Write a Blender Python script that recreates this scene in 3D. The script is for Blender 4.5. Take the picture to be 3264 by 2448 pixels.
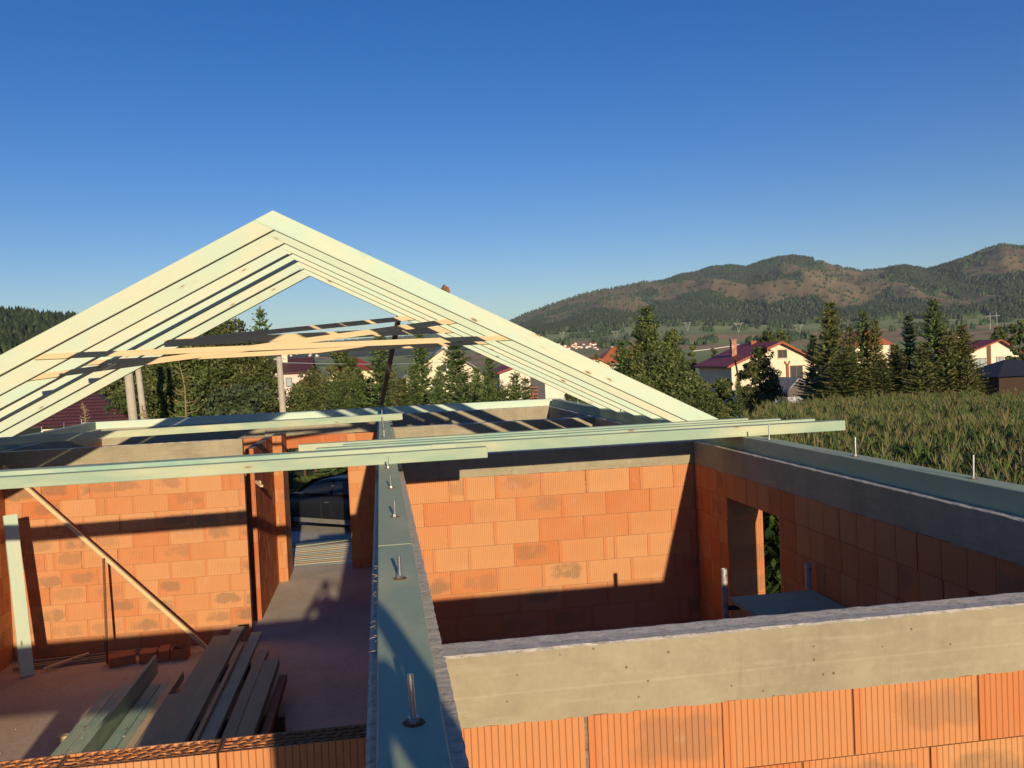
import bpy, bmesh, math, random
import numpy as np
from mathutils import Vector, Matrix
R = math.radians
for o in list(bpy.data.objects): bpy.data.objects.remove(o)
scene = bpy.context.scene
COL = scene.collection
# ------------------------------------------------------------------ camera, sky, sun, exposure
CAM = Vector((0.1945, -3.0037, 3.9992))
yaw, pitch, roll, F = 0.1466, -0.0275, 0.0442, 2842.3
cd = bpy.data.cameras.new('camera'); cam = bpy.data.objects.new('camera', cd); COL.objects.link(cam)
cd.sensor_fit = 'HORIZONTAL'; cd.sensor_width = 36.0; cd.lens = F / 3264 * 36.0
cd.clip_start = 0.02; cd.clip_end = 40000
fwd = Vector((math.sin(yaw) * math.cos(pitch), math.cos(yaw) * math.cos(pitch), math.sin(pitch)))
right = Vector((math.cos(yaw), -math.sin(yaw), 0)); up = right.cross(fwd)
r2 = right * math.cos(roll) - up * math.sin(roll)
u2 = right * math.sin(roll) + up * math.cos(roll)
M = Matrix((r2, u2, -fwd)).transposed().to_4x4(); M.translation = CAM
cam.matrix_world = M
scene.camera = cam
SUN = Vector((0.066, -1.0, 0.241)).normalized()
el = math.asin(SUN.z); az = math.atan2(SUN.x, SUN.y)
w = bpy.data.worlds.new('World'); scene.world = w; w.use_nodes = True
nt = w.node_tree; nt.nodes.clear()
sky = nt.nodes.new('ShaderNodeTexSky'); sky.sky_type = 'NISHITA'; sky.sun_disc = False
sky.sun_elevation = el; sky.sun_rotation = az; sky.altitude = 600; sky.air_density = 1.0; sky.dust_density = 0.2; sky.ozone_density = 3.0
bg = nt.nodes.new('ShaderNodeBackground'); bg.inputs[1].default_value = 0.088
out = nt.nodes.new('ShaderNodeOutputWorld'); hs = nt.nodes.new('ShaderNodeHueSaturation'); hs.inputs['Hue'].default_value = 0.519; hs.inputs['Saturation'].default_value = 1.36; hs.inputs['Value'].default_value = 1.0
nt.links.new(sky.outputs[0], hs.inputs['Color']); nt.links.new(hs.outputs[0], bg.inputs[0]); nt.links.new(bg.outputs[0], out.inputs[0])
sl = bpy.data.lights.new('sun', 'SUN'); sl.energy = 5.0; sl.angle = R(0.53); sl.color = (1.0, 0.81, 0.55)
so = bpy.data.objects.new('sun', sl); COL.objects.link(so); so.rotation_euler = SUN.to_track_quat('Z', 'Y').to_euler(); so.location = (0, 0, 60)
vs = scene.view_settings; vs.view_transform = 'Standard'; vs.look = 'None'; vs.gamma = 1; vs.exposure = 0.28; vs.use_curve_mapping = False
scene.render.resolution_x = 1024; scene.render.resolution_y = 768

# ------------------------------------------------------------------ helpers
rng = random.Random(7)
nr = np.random.RandomState(11)
def tag(o, label=None, cat=None, group=None, kind=None):
    if label: o['label'] = label
    if cat: o['category'] = cat
    if group: o['group'] = group
    if kind: o['kind'] = kind
    return o
def empty(name, loc=(0, 0, 0), rz=0.0, **k):
    o = bpy.data.objects.new(name, None); COL.objects.link(o); o.location = loc; o.rotation_euler = (0, 0, rz)
    o.empty_display_size = 0.2
    return tag(o, **k)
def link(name, me, mat=None, parent=None, loc=None, **k):
    o = bpy.data.objects.new(name, me); COL.objects.link(o)
    if mat is not None:
        for m in (mat if isinstance(mat, (list, tuple)) else [mat]): me.materials.append(m)
    if parent: o.parent = parent
    if loc is not None: o.location = loc
    return tag(o, **k)
def dup(root, loc, rz=None, scale=None, **k):
    r = root.copy(); COL.objects.link(r); r.location = loc
    if rz is not None: r.rotation_euler = (0, 0, rz)
    if scale is not None: r.scale = scale if hasattr(scale, '__len__') else (scale,) * 3
    for ch in list(root.children):
        c = ch.copy(); COL.objects.link(c); c.parent = r
        for g in ch.children:
            d = g.copy(); COL.objects.link(d); d.parent = c
    return tag(r, **k)
class MB:
    def __init__(s): s.v = []; s.f = []; s.uv = []; s.c = []; s.m = []
    def face(s, pts, uv=None, c=(0.5, 0, 0, 1), m=0):
        b = len(s.v); s.v += [tuple(p) for p in pts]; s.f.append(tuple(range(b, b + len(pts))))
        s.uv.append(uv or [(0, 0)] * len(pts)); s.c.append(c); s.m.append(m)
    def box(s, x0, y0, z0, x1, y1, z1, m=0, c=(0.5, 0, 0, 1), skip=''):
        p = [(x0, y0, z0), (x1, y0, z0), (x1, y1, z0), (x0, y1, z0), (x0, y0, z1), (x1, y0, z1), (x1, y1, z1), (x0, y1, z1)]
        b = len(s.v); s.v += p
        for f, lx, k in (((0, 3, 2, 1), 0, 'b'), ((4, 5, 6, 7), 0, 't'), ((0, 1, 5, 4), 1, 'y'), ((2, 3, 7, 6), 1, 'Y'), ((1, 2, 6, 5), 2, 'X'), ((3, 0, 4, 7), 2, 'x')):
            if k in skip: continue
            s.f.append(tuple(b + i for i in f))
            if lx == 1: s.uv.append([(p[i][0] - x0, p[i][2] - z0) for i in f])
            elif lx == 2: s.uv.append([(p[i][1] - y0, p[i][2] - z0) for i in f])
            else: s.uv.append([(0.3, 0.0)] * 4)
            s.c.append(c); s.m.append(m)
    def obox(s, p0, p1, w, h, up=(0, 0, 1), m=0, c=(0.5, 0, 0, 1)):   # bar between two points
        p0 = Vector(p0); p1 = Vector(p1); d = (p1 - p0).normalized(); u = Vector(up); sd = d.cross(u).normalized(); u = sd.cross(d)
        a = [p0 - sd * w / 2 - u * h / 2, p0 + sd * w / 2 - u * h / 2, p0 + sd * w / 2 + u * h / 2, p0 - sd * w / 2 + u * h / 2]
        b = [q + (p1 - p0) for q in a]
        s.face(a[::-1], c=c, m=m); s.face(b, c=c, m=m)
        for i in range(4):
            j = (i + 1) % 4; s.face([a[i], a[j], b[j], b[i]], c=c, m=m)
    def tube(s, p0, p1, r0, r1=None, n=10, m=0, cap=True, c=(0.5, 0, 0, 1)):
        r1 = r0 if r1 is None else r1; p0 = Vector(p0); p1 = Vector(p1); d = (p1 - p0).normalized()
        a = d.orthogonal().normalized(); b = d.cross(a)
        A = [p0 + (a * math.cos(t) + b * math.sin(t)) * r0 for t in [2 * math.pi * i / n for i in range(n)]]
        B = [p1 + (a * math.cos(t) + b * math.sin(t)) * r1 for t in [2 * math.pi * i / n for i in range(n)]]
        for i in range(n):
            j = (i + 1) % n; s.face([A[i], A[j], B[j], B[i]], c=c, m=m)
        if cap: s.face(A[::-1], c=c, m=m); s.face(B, c=c, m=m)
    def prism(s, prof, y0, y1, m=0, c=(0.5, 0, 0, 1)):                # profile in XZ, extruded along Y (counter-clockwise seen from -y)
        n = len(prof); a = [(p[0], y0, p[1]) for p in prof]; b = [(p[0], y1, p[1]) for p in prof]
        s.face(a, c=c, m=m); s.face(b[::-1], c=c, m=m)
        for i in range(n):
            j = (i + 1) % n; s.face([a[j], a[i], b[i], b[j]], c=c, m=m)
    def mesh(s, name, merge=False, smooth=False):
        me = bpy.data.meshes.new(name); me.from_pydata(s.v, [], s.f)
        uv = me.uv_layers.new(name='UVMap'); flat = [q for f in s.uv for p in f for q in p]
        uv.data.foreach_set('uv', flat)
        ca = me.attributes.new('tint', 'FLOAT_COLOR', 'FACE'); ca.data.foreach_set('color', [q for p in s.c for q in p])
        me.polygons.foreach_set('material_index', s.m)
        if merge:
            bm = bmesh.new(); bm.from_mesh(me); bmesh.ops.remove_doubles(bm, verts=bm.verts, dist=1e-5)
            bmesh.ops.recalc_face_normals(bm, faces=bm.faces); bm.to_mesh(me); bm.free()
        if smooth: me.polygons.foreach_set('use_smooth', [True] * len(me.polygons))
        me.update(); return me
def bevel(o, wd=0.004, seg=1):
    m = o.modifiers.new('bevel', 'BEVEL'); m.width = wd; m.segments = seg; m.limit_method = 'ANGLE'; return o
def fastmesh(name, V, F, rnd=None, smooth=False):
    V = np.asarray(V, np.float32); F = np.asarray(F, np.int32); k = F.shape[1]; n = len(F)
    me = bpy.data.meshes.new(name); me.vertices.add(len(V)); me.vertices.foreach_set('co', V.ravel())
    me.loops.add(n * k); me.loops.foreach_set('vertex_index', F.ravel()); me.polygons.add(n)
    me.polygons.foreach_set('loop_start', np.arange(0, n * k, k, dtype=np.int32))
    if smooth: me.polygons.foreach_set('use_smooth', np.ones(n, bool))
    if rnd is not None:
        a = me.attributes.new('rnd', 'FLOAT', 'FACE'); a.data.foreach_set('value', np.asarray(rnd, np.float32))
    me.update(calc_edges=True); me.validate(); return me
def vnoise(x, y, seed=0):
    x = np.asarray(x, float); y = np.asarray(y, float); xi = np.floor(x); yi = np.floor(y); fx = x - xi; fy = y - yi
    fx = fx * fx * (3 - 2 * fx); fy = fy * fy * (3 - 2 * fy)
    def h(a, b): t = np.sin(a * 127.1 + b * 311.7 + seed * 74.7) * 43758.5453; return t - np.floor(t)
    return (h(xi, yi) * (1 - fx) + h(xi + 1, yi) * fx) * (1 - fy) + (h(xi, yi + 1) * (1 - fx) + h(xi + 1, yi + 1) * fx) * fy
def fbm(x, y, seed=0, o=4):
    s = 0; a = 0.5
    for i in range(o): s = s + a * vnoise(x * 2 ** i, y * 2 ** i, seed + i); a *= 0.5
    return s / (1 - 0.5 ** o)
def sstep(a, b, x): t = np.clip((np.asarray(x, float) - a) / (b - a), 0, 1); return t * t * (3 - 2 * t)

# ------------------------------------------------------------------ materials
class N:
    def __init__(s, name, rough=0.8, spec=0.3):
        s.mat = bpy.data.materials.new(name); s.mat.use_nodes = True; s.t = s.mat.node_tree; s.b = s.t.nodes['Principled BSDF']
        s.b.inputs['Roughness'].default_value = rough; s.b.inputs['Specular IOR Level'].default_value = spec
    def n(s, typ, **k):
        q = s.t.nodes.new(typ)
        for a, b in k.items():
            if a.startswith('i_'):
                key = a[2:]; key = int(key) if key.isdigit() else key.replace('_', ' ')
                if hasattr(b, 'is_linked') or isinstance(b, bpy.types.NodeSocket): s.t.links.new(b, q.inputs[key])
                else: q.inputs[key].default_value = b
            else: setattr(q, a, b)
        return q
    def l(s, a, b): s.t.links.new(a, b)
    def coord(s, scale=(1, 1, 1), which='Object', loc=None):
        tc = s.n('ShaderNodeTexCoord'); mp = s.n('ShaderNodeMapping'); mp.inputs['Scale'].default_value = scale
        s.l(tc.outputs[which], mp.inputs[0])
        return mp.outputs[0]
    def noise(s, vec, scale, detail=4, rough=0.55):
        q = s.n('ShaderNodeTexNoise'); q.inputs['Scale'].default_value = scale; q.inputs['Detail'].default_value = detail; q.inputs['Roughness'].default_value = rough
        s.l(vec, q.inputs['Vector']); return q.outputs['Fac']
    def ramp(s, fac, stops):
        q = s.n('ShaderNodeValToRGB'); e = q.color_ramp.elements
        while len(e) < len(stops): e.new(0.5)
        for i, (p, c) in enumerate(stops): e[i].position = p; e[i].color = (*c, 1) if len(c) == 3 else c
        s.l(fac, q.inputs[0]); return q.outputs[0]
    def mix(s, fac, a, b, mode='MIX'):
        q = s.n('ShaderNodeMix', data_type='RGBA', blend_type=mode)
        for sock, val in ((q.inputs[0], fac), (q.inputs[6], a), (q.inputs[7], b)):
            if isinstance(val, bpy.types.NodeSocket): s.l(val, sock)
            else: sock.default_value = val if isinstance(val, float) or isinstance(val, int) else (*val, 1) if len(val) == 3 else val
        return q.outputs[2]
    def math(s, op, a, b=0.0, c=None, clamp=False):
        q = s.n('ShaderNodeMath', operation=op, use_clamp=clamp)
        for i, val in enumerate((a, b) + ((c,) if c is not None else ())):
            if isinstance(val, bpy.types.NodeSocket): s.l(val, q.inputs[i])
            else: q.inputs[i].default_value = val
        return q.outputs[0]
    def attr(s, name): q = s.n('ShaderNodeAttribute', attribute_name=name); return q
    def bump(s, h, strength=0.3, dist=0.01):
        q = s.n('ShaderNodeBump'); q.inputs['Strength'].default_value = strength; q.inputs['Distance'].default_value = dist
        s.l(h, q.inputs['Height'])
        if s.b.inputs['Normal'].is_linked: s.l(s.b.inputs['Normal'].links[0].from_socket, q.inputs['Normal'])
        s.l(q.outputs[0], s.b.inputs['Normal'])
    def color(s, c):
        if isinstance(c, bpy.types.NodeSocket): s.l(c, s.b.inputs['Base Color'])
        else: s.b.inputs['Base Color'].default_value = (*c, 1)
        return s
MATS = {}
def plain(name, c, rough=0.7, metal=0.0, var=0.12, sc=6.0):
    if name in MATS: return MATS[name]
    m = N(name, rough); v = m.coord(); f = m.noise(v, sc, 5)
    dk = tuple(x * (1 - var) for x in c); lt = tuple(min(1, x * (1 + var)) for x in c)
    m.color(m.ramp(f, [(0.3, dk), (0.7, lt)])); m.b.inputs['Metallic'].default_value = metal
    m.bump(m.noise(v, sc * 12, 3), 0.15, 0.004)
    MATS[name] = m.mat; return m.mat
def brick_mat(name, base, groove=0.0235, gdark=0.45, smudge=1.0):
    m = N(name, 0.85, 0.2); a = m.attr('tint'); sep = m.n('ShaderNodeSeparateColor'); m.l(a.outputs['Color'], sep.inputs[0])
    tone, smg, rd = sep.outputs
    uvn = m.n('ShaderNodeUVMap', uv_map='UVMap'); su = m.n('ShaderNodeSeparateXYZ'); m.l(uvn.outputs[0], su.inputs[0]); U, Vv = su.outputs[0], su.outputs[1]
    v = m.coord()
    n1 = m.noise(v, 3.0, 4); n2 = m.noise(v, 28, 4)
    d = tuple(base); deep = (base[0] * 0.93, base[1] * 0.68, base[2] * 0.55); lite = (base[0] * 1.04, base[1] * 1.2, base[2] * 1.25)
    col = m.ramp(tone, [(0.0, deep), (0.5, d), (1.0, lite)])
    col = m.mix(m.math('MULTIPLY', m.math('SUBTRACT', n1, 0.35, clamp=True), 0.9), col, lite)
    col = m.mix(m.math('MULTIPLY', n2, 0.22), col, (base[0] * 0.7, base[1] * 0.6, base[2] * 0.55))
    # kiln smudge in the middle of a brick: ellipse in brick coordinates, broken up by noise
    du = m.math('DIVIDE', m.math('SUBTRACT', U, 0.25), 0.19); dv = m.math('DIVIDE', m.math('SUBTRACT', Vv, 0.13), 0.085)
    du = m.math('ADD', du, m.math('MULTIPLY', m.math('SUBTRACT', m.math('FRACT', m.math('MULTIPLY', rd, 57.0)), 0.5), 1.0)); dv = m.math('ADD', dv, m.math('MULTIPLY', m.math('SUBTRACT', m.math('FRACT', m.math('MULTIPLY', rd, 113.0)), 0.5), 0.9))
    du4 = m.math('POWER', m.math('ABSOLUTE', du), 3.0); dv4 = m.math('POWER', m.math('ABSOLUTE', dv), 3.0)
    rr = m.math('ADD', du4, dv4)
    rr = m.math('ADD', rr, m.math('MULTIPLY', m.math('SUBTRACT', m.noise(v, 7.5, 5), 0.5), 5.0))
    mk = m.math('MULTIPLY', m.math('MULTIPLY', m.math('SUBTRACT', 1.2, rr, clamp=True), 0.62), m.math('MULTIPLY', smg, smudge), clamp=True)
    col = m.mix(mk, col, (0.20, 0.14, 0.085))
    ms = m.noise(v, 7.0, 6, 0.75); col = m.mix(m.math('MULTIPLY', m.math('MULTIPLY', m.math('SUBTRACT', ms, 0.60, clamp=True), 6.0, clamp=True), 0.45), col, (0.50, 0.42, 0.33))
    # red border band near brick ends
    eb = m.math('LESS_THAN', U, 0.035)
    col = m.mix(m.math('MULTIPLY', eb, 0.45), col, deep)
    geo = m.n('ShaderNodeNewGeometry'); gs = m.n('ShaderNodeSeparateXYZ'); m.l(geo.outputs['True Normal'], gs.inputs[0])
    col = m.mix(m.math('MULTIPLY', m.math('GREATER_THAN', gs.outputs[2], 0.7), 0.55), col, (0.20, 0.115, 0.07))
    fr = m.math('FRACT', m.math('DIVIDE', U, groove)); g = m.math('ABSOLUTE', m.math('SUBTRACT', fr, 0.5))
    gl = m.math('MULTIPLY', m.math('SUBTRACT', g, 0.40, clamp=True), 9.0, clamp=True)
    # grooves only where the uv really runs (not on tops)
    gv = m.math('MULTIPLY', gl, m.math('GREATER_THAN', rd, 0.01))
    col = m.mix(m.math('MULTIPLY', gv, gdark), col, (0.10, 0.03, 0.015))
    m.color(col); m.bump(m.math('MULTIPLY', gv, -1.0), 0.8, 0.004); m.bump(n2, 0.25, 0.004)
    return m.mat
M_BRICK = brick_mat('clay_brick', (0.54, 0.232, 0.096))
M_BRICK_FINE = brick_mat('clay_brick_inner', (0.56, 0.246, 0.108), 0.021, 0.22)
M_BRICK_PLAIN = brick_mat('clay_brick_ribbed', (0.50, 0.17, 0.07), 0.036, 0.35, 0.4)
def mortar():
    m = N('mortar', 0.9); v = m.coord(); f = m.noise(v, 30, 5); m.color(m.ramp(f, [(0.3, (0.10, 0.055, 0.035)), (0.7, (0.34, 0.27, 0.20))])); m.bump(f, 0.5, 0.005); return m.mat
M_MORTAR = mortar()
def concrete():
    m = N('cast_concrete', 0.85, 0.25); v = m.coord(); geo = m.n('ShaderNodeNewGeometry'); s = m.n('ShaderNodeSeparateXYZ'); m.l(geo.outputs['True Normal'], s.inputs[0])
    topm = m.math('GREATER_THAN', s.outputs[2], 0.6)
    n1 = m.noise(v, 2.2, 6, 0.65); n2 = m.noise(v, 45, 4); vs_ = m.coord((1, 1, 9)); st = m.noise(vs_, 3.0, 4)
    side = m.ramp(n1, [(0.25, (0.235, 0.205, 0.145)), (0.5, (0.31, 0.272, 0.188)), (0.75, (0.37, 0.33, 0.23))])
    side = m.mix(m.math('MULTIPLY', m.math('SUBTRACT', st, 0.55, clamp=True), 1.6), side, (0.47, 0.43, 0.33))
    side = m.mix(m.math('MULTIPLY', m.math('SUBTRACT', m.noise(v, 5, 5), 0.55, clamp=True), 2.2), side, (0.25, 0.22, 0.15))
    dr = m.noise(m.coord((7, 7, 0.8)), 2.0, 4, 0.6); side = m.mix(m.math('MULTIPLY', m.math('SUBTRACT', dr, 0.58, clamp=True), 2.6), side, (0.20, 0.17, 0.115))
    spk = m.noise(v, 22, 6, 0.8); side = m.mix(m.math('MULTIPLY', m.math('SUBTRACT', spk, 0.5, clamp=True), 1.1), side, (0.46, 0.42, 0.31)); side = m.mix(m.math('MULTIPLY', m.math('SUBTRACT', 0.44, spk, clamp=True), 2.2), side, (0.19, 0.16, 0.105))
    sz_ = m.n('ShaderNodeSeparateXYZ'); m.l(v, sz_.inputs[0]); bl = m.math('ABSOLUTE', m.math('SUBTRACT', m.math('ADD', sz_.outputs[2], m.math('MULTIPLY', n1, 0.012)), 2.862)); side = m.mix(m.math('MULTIPLY', m.math('MULTIPLY', m.math('SUBTRACT', 0.006, bl, clamp=True), 60.0), m.math('MULTIPLY', n1, 1.0)), side, (0.50, 0.46, 0.35))
    # small pits and blowholes
    vo = m.n('ShaderNodeTexVoronoi'); vo.inputs['Scale'].default_value = 26; m.l(v, vo.inputs['Vector'])
    vc = m.n('ShaderNodeSeparateColor'); m.l(vo.outputs['Color'], vc.inputs[0])
    pit = m.math('MULTIPLY', m.math('LESS_THAN', m.math('ADD', vo.outputs['Distance'], m.math('MULTIPLY', n2, 0.25)), 0.235), m.math('GREATER_THAN', vc.outputs[0], 0.78))
    side = m.mix(m.math('MULTIPLY', pit, 0.8), side, (0.12, 0.09, 0.05))
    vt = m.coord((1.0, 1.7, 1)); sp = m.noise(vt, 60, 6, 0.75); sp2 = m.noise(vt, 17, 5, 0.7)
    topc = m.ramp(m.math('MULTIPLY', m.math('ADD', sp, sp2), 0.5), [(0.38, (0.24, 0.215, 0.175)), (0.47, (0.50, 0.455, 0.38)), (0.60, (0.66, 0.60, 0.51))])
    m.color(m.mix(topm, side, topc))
    h = m.math('ADD', m.math('MULTIPLY', pit, -0.6), m.math('MULTIPLY', n2, 0.12)); h = m.math('ADD', h, m.math('MULTIPLY', m.math('MULTIPLY', m.math('ADD', sp, sp2), topm), 0.16))
    m.bump(h, 0.9, 0.012); return m.mat
M_CONC = concrete()
def timber_mat(name, pale, green, amount, dirt=0.25, knots=True):
    m = N(name, 0.72, 0.25); tc = m.n('ShaderNodeTexCoord'); oi = m.n('ShaderNodeObjectInfo')
    sh = m.n('ShaderNodeVectorMath', operation='ADD'); cb = m.n('ShaderNodeCombineXYZ'); q = m.math('MULTIPLY', oi.outputs['Random'], 37.0)
    m.l(q, cb.inputs[0]); m.l(q, cb.inputs[1]); m.l(q, cb.inputs[2]); m.l(tc.outputs['Object'], sh.inputs[0]); m.l(cb.outputs[0], sh.inputs[1])
    def mp(sc): x = m.n('ShaderNodeMapping'); x.inputs['Scale'].default_value = sc; m.l(sh.outputs[0], x.inputs[0]); return x.outputs[0]
    grain = m.noise(mp((1.2, 26, 26)), 3.5, 5, 0.6); fine = m.noise(mp((4, 90, 90)), 3, 3)
    patch = m.noise(mp((0.9, 3.0, 3.0)), 1.6, 4, 0.6); pt2 = m.noise(mp((0.55, 1.2, 1.2)), 1.1, 2)
    lo = tuple(c * 0.86 for c in pale); wood = m.ramp(grain, [(0.3, lo), (0.65, pale)])
    wood = m.mix(m.math('MULTIPLY', fine, 0.16), wood, (pale[0] * 0.72, pale[1] * 0.55, pale[2] * 0.4))
    gf = m.math('MULTIPLY', m.math('SUBTRACT', m.math('ADD', patch, m.math('MULTIPLY', pt2, 0.9)), 0.95 - amount, clamp=True), 2.6, clamp=True)
    gr = m.mix(m.math('MULTIPLY', grain, 0.5), green, tuple(c * 0.72 for c in green))
    col = m.mix(gf, wood, gr)
    dn = m.math('MULTIPLY', m.math('SUBTRACT', m.noise(mp((3, 5, 5)), 2.4, 6, 0.7), 0.56, clamp=True), 2.4, clamp=True)
    col = m.mix(m.math('MULTIPLY', dn, dirt), col, (0.20, 0.15, 0.09))
    if knots:
        vo = m.n('ShaderNodeTexVoronoi'); vo.inputs['Scale'].default_value = 1.0; m.l(mp((2.3, 7, 7)), vo.inputs['Vector'])
        kd = m.math('ADD', vo.outputs['Distance'], m.math('MULTIPLY', m.math('SUBTRACT', fine, 0.5), 0.05))
        core = m.math('MULTIPLY', m.math('SUBTRACT', 0.105, kd, clamp=True), 22.0, clamp=True)
        halo = m.math('MULTIPLY', m.math('SUBTRACT', 0.2, kd, clamp=True), 6.0, clamp=True)
        col = m.mix(m.math('MULTIPLY', halo, 0.35), col, (0.45, 0.30, 0.13)); col = m.mix(m.math('MULTIPLY', core, 0.8), col, (0.16, 0.085, 0.035))
    tn = m.math('FRACT', m.math('MULTIPLY', oi.outputs['Random'], 91.7)); col = m.mix(m.math('MULTIPLY', tn, 0.30), col, tuple(c * f for c, f in zip(pale, (0.74, 0.66, 0.55))))
    m.color(col); m.bump(grain, 0.4, 0.004); m.bump(fine, 0.25, 0.0015)
    return m.mat
M_RAFTER = timber_mat('pale_spruce_timber', (0.66, 0.675, 0.51), (0.52, 0.67, 0.54), 0.28)
M_GREEN = timber_mat('green_treated_timber', (0.56, 0.60, 0.42), (0.26, 0.43, 0.35), 0.26, 0.4)
M_TEAL = timber_mat('teal_treated_timber', (0.62, 0.62, 0.39), (0.37, 0.47, 0.32), 0.40, 0.6, False)
M_LATH = timber_mat('raw_pine_lath', (0.70, 0.56, 0.34), (0.7, 0.58, 0.38), -0.3, 0.1)
M_GREY = timber_mat('weathered_timber', (0.30, 0.25, 0.18), (0.20, 0.18, 0.14), 0.2, 0.5)
M_OLDPLANK = timber_mat('dusty_treated_plank', (0.42, 0.44, 0.33), (0.27, 0.34, 0.26), 0.35, 0.5, False)
M_STEEL = plain('zinc_steel', (0.40, 0.41, 0.42), 0.40, 0.9, 0.1, 30)
M_RUST = plain('rusty_steel', (0.20, 0.085, 0.035), 0.85, 0.3, 0.5, 60)
M_TUBE = plain('galvanised_tube', (0.46, 0.45, 0.42), 0.55, 0.55, 0.3, 35)
M_DARKMETAL = plain('dark_steel', (0.06, 0.06, 0.065), 0.6, 0.5)
M_WHITE = plain('white_paint', (0.72, 0.70, 0.66), 0.6)
M_CREAM = plain('cream_render', (0.72, 0.62, 0.45), 0.85, 0, 0.05, 1.5)
M_PINK = plain('pale_pink_render', (0.72, 0.56, 0.49), 0.85, 0, 0.05, 1.5)
M_LIGHTR = plain('pale_render', (0.74, 0.66, 0.53), 0.85, 0, 0.05, 1.5)
M_YELLOWR = plain('yellow_render', (0.72, 0.63, 0.35), 0.85, 0, 0.05, 1.5)
M_BROWN = plain('brown_wood', (0.16, 0.07, 0.035), 0.6)
M_REDB = plain('red_brown_paint', (0.30, 0.085, 0.04), 0.6)
M_POLE = plain('pole_concrete', (0.42, 0.38, 0.31), 0.85, 0, 0.12, 5)
M_RUBBER = plain('tyre_rubber', (0.02, 0.02, 0.02), 0.85)
def glass(name, c=(0.05, 0.07, 0.08)):
    m = N(name, 0.08, 0.6); m.color(c); return m.mat
M_GLASS = glass('window_glass'); M_CARGLASS = glass('car_glass', (0.015, 0.02, 0.022)); M_CURT = glass('curtained_glass', (0.35, 0.42, 0.42))
def roof_mat(name, c, pitch_=0.35):
    m = N(name, 0.55, 0.4); v = m.coord(); wv = m.n('ShaderNodeTexWave', wave_type='BANDS', bands_direction='Y'); wv.inputs['Scale'].default_value = 1.0 / pitch_ / 2; m.l(v, wv.inputs[0])
    wx = m.n('ShaderNodeTexWave', wave_type='BANDS', bands_direction='X'); wx.inputs['Scale'].default_value = 1.6; m.l(v, wx.inputs[0])
    f = m.noise(v, 1.5, 4)
    col = m.ramp(f, [(0.3, tuple(x * 0.75 for x in c)), (0.7, c)]); col = m.mix(m.math('MULTIPLY', wv.outputs['Fac'], 0.35), col, tuple(x * 0.5 for x in c)); m.color(col)
    m.bump(m.math('ADD', wv.outputs['Fac'], wx.outputs['Fac']), 0.6, 0.05); return m.mat
M_ROOFRED = roof_mat('red_tile_roof', (0.30, 0.055, 0.05)); M_ROOFORANGE = roof_mat('orange_tile_roof', (0.50, 0.14, 0.06)); M_ROOFMAROON = roof_mat('maroon_sheet_roof', (0.105, 0.04, 0.042))
M_ROOFGREY = roof_mat('grey_sheet_roof', (0.30, 0.30, 0.31)); M_ROOFBLACK = roof_mat('black_roof', (0.035, 0.035, 0.04))
def leaf_mat(name, stops, trans=0.25, rough=0.6):
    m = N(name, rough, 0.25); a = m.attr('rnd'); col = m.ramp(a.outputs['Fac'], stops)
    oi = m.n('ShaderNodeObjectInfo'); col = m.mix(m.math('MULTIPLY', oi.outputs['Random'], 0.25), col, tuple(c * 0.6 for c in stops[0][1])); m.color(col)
    tr = m.n('ShaderNodeBsdfTranslucent'); m.l(col, tr.inputs[0]); mx = m.n('ShaderNodeMixShader'); mx.inputs[0].default_value = trans
    m.l(m.b.outputs[0], mx.inputs[1]); m.l(tr.outputs[0], mx.inputs[2]); m.l(mx.outputs[0], m.t.nodes['Material Output'].inputs[0]); return m.mat
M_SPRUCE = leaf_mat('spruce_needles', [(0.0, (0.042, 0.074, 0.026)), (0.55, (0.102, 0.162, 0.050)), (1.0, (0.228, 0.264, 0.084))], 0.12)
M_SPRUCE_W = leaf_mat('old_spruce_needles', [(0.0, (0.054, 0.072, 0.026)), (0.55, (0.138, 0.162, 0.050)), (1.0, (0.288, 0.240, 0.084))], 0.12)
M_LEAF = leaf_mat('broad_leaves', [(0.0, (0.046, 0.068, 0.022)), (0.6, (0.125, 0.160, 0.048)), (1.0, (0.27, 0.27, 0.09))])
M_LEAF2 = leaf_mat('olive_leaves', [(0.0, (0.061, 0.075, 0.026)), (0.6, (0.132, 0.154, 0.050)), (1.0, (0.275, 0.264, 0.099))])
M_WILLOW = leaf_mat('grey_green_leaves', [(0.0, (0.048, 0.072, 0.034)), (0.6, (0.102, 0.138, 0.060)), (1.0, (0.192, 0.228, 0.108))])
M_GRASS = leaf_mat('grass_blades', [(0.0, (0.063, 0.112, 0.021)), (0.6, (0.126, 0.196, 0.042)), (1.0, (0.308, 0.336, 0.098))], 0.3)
M_CORN = leaf_mat('corn_leaves', [(0.0, (0.034, 0.070, 0.018)), (0.5, (0.088, 0.158, 0.036)), (0.86, (0.16, 0.235, 0.060)), (0.95, (0.235, 0.235, 0.090)), (1.0, (0.31, 0.26, 0.12))], 0.3)
M_BARK = plain('bark', (0.085, 0.055, 0.035), 0.9, 0, 0.3, 12)
M_TWIG = plain('pale_twig', (0.24, 0.19, 0.09), 0.9)
M_FOREST = leaf_mat('distant_conifers', [(0.0, (0.020, 0.044, 0.020)), (0.6, (0.041, 0.075, 0.031)), (1.0, (0.085, 0.111, 0.044))], 0.0, 0.9)

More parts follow.
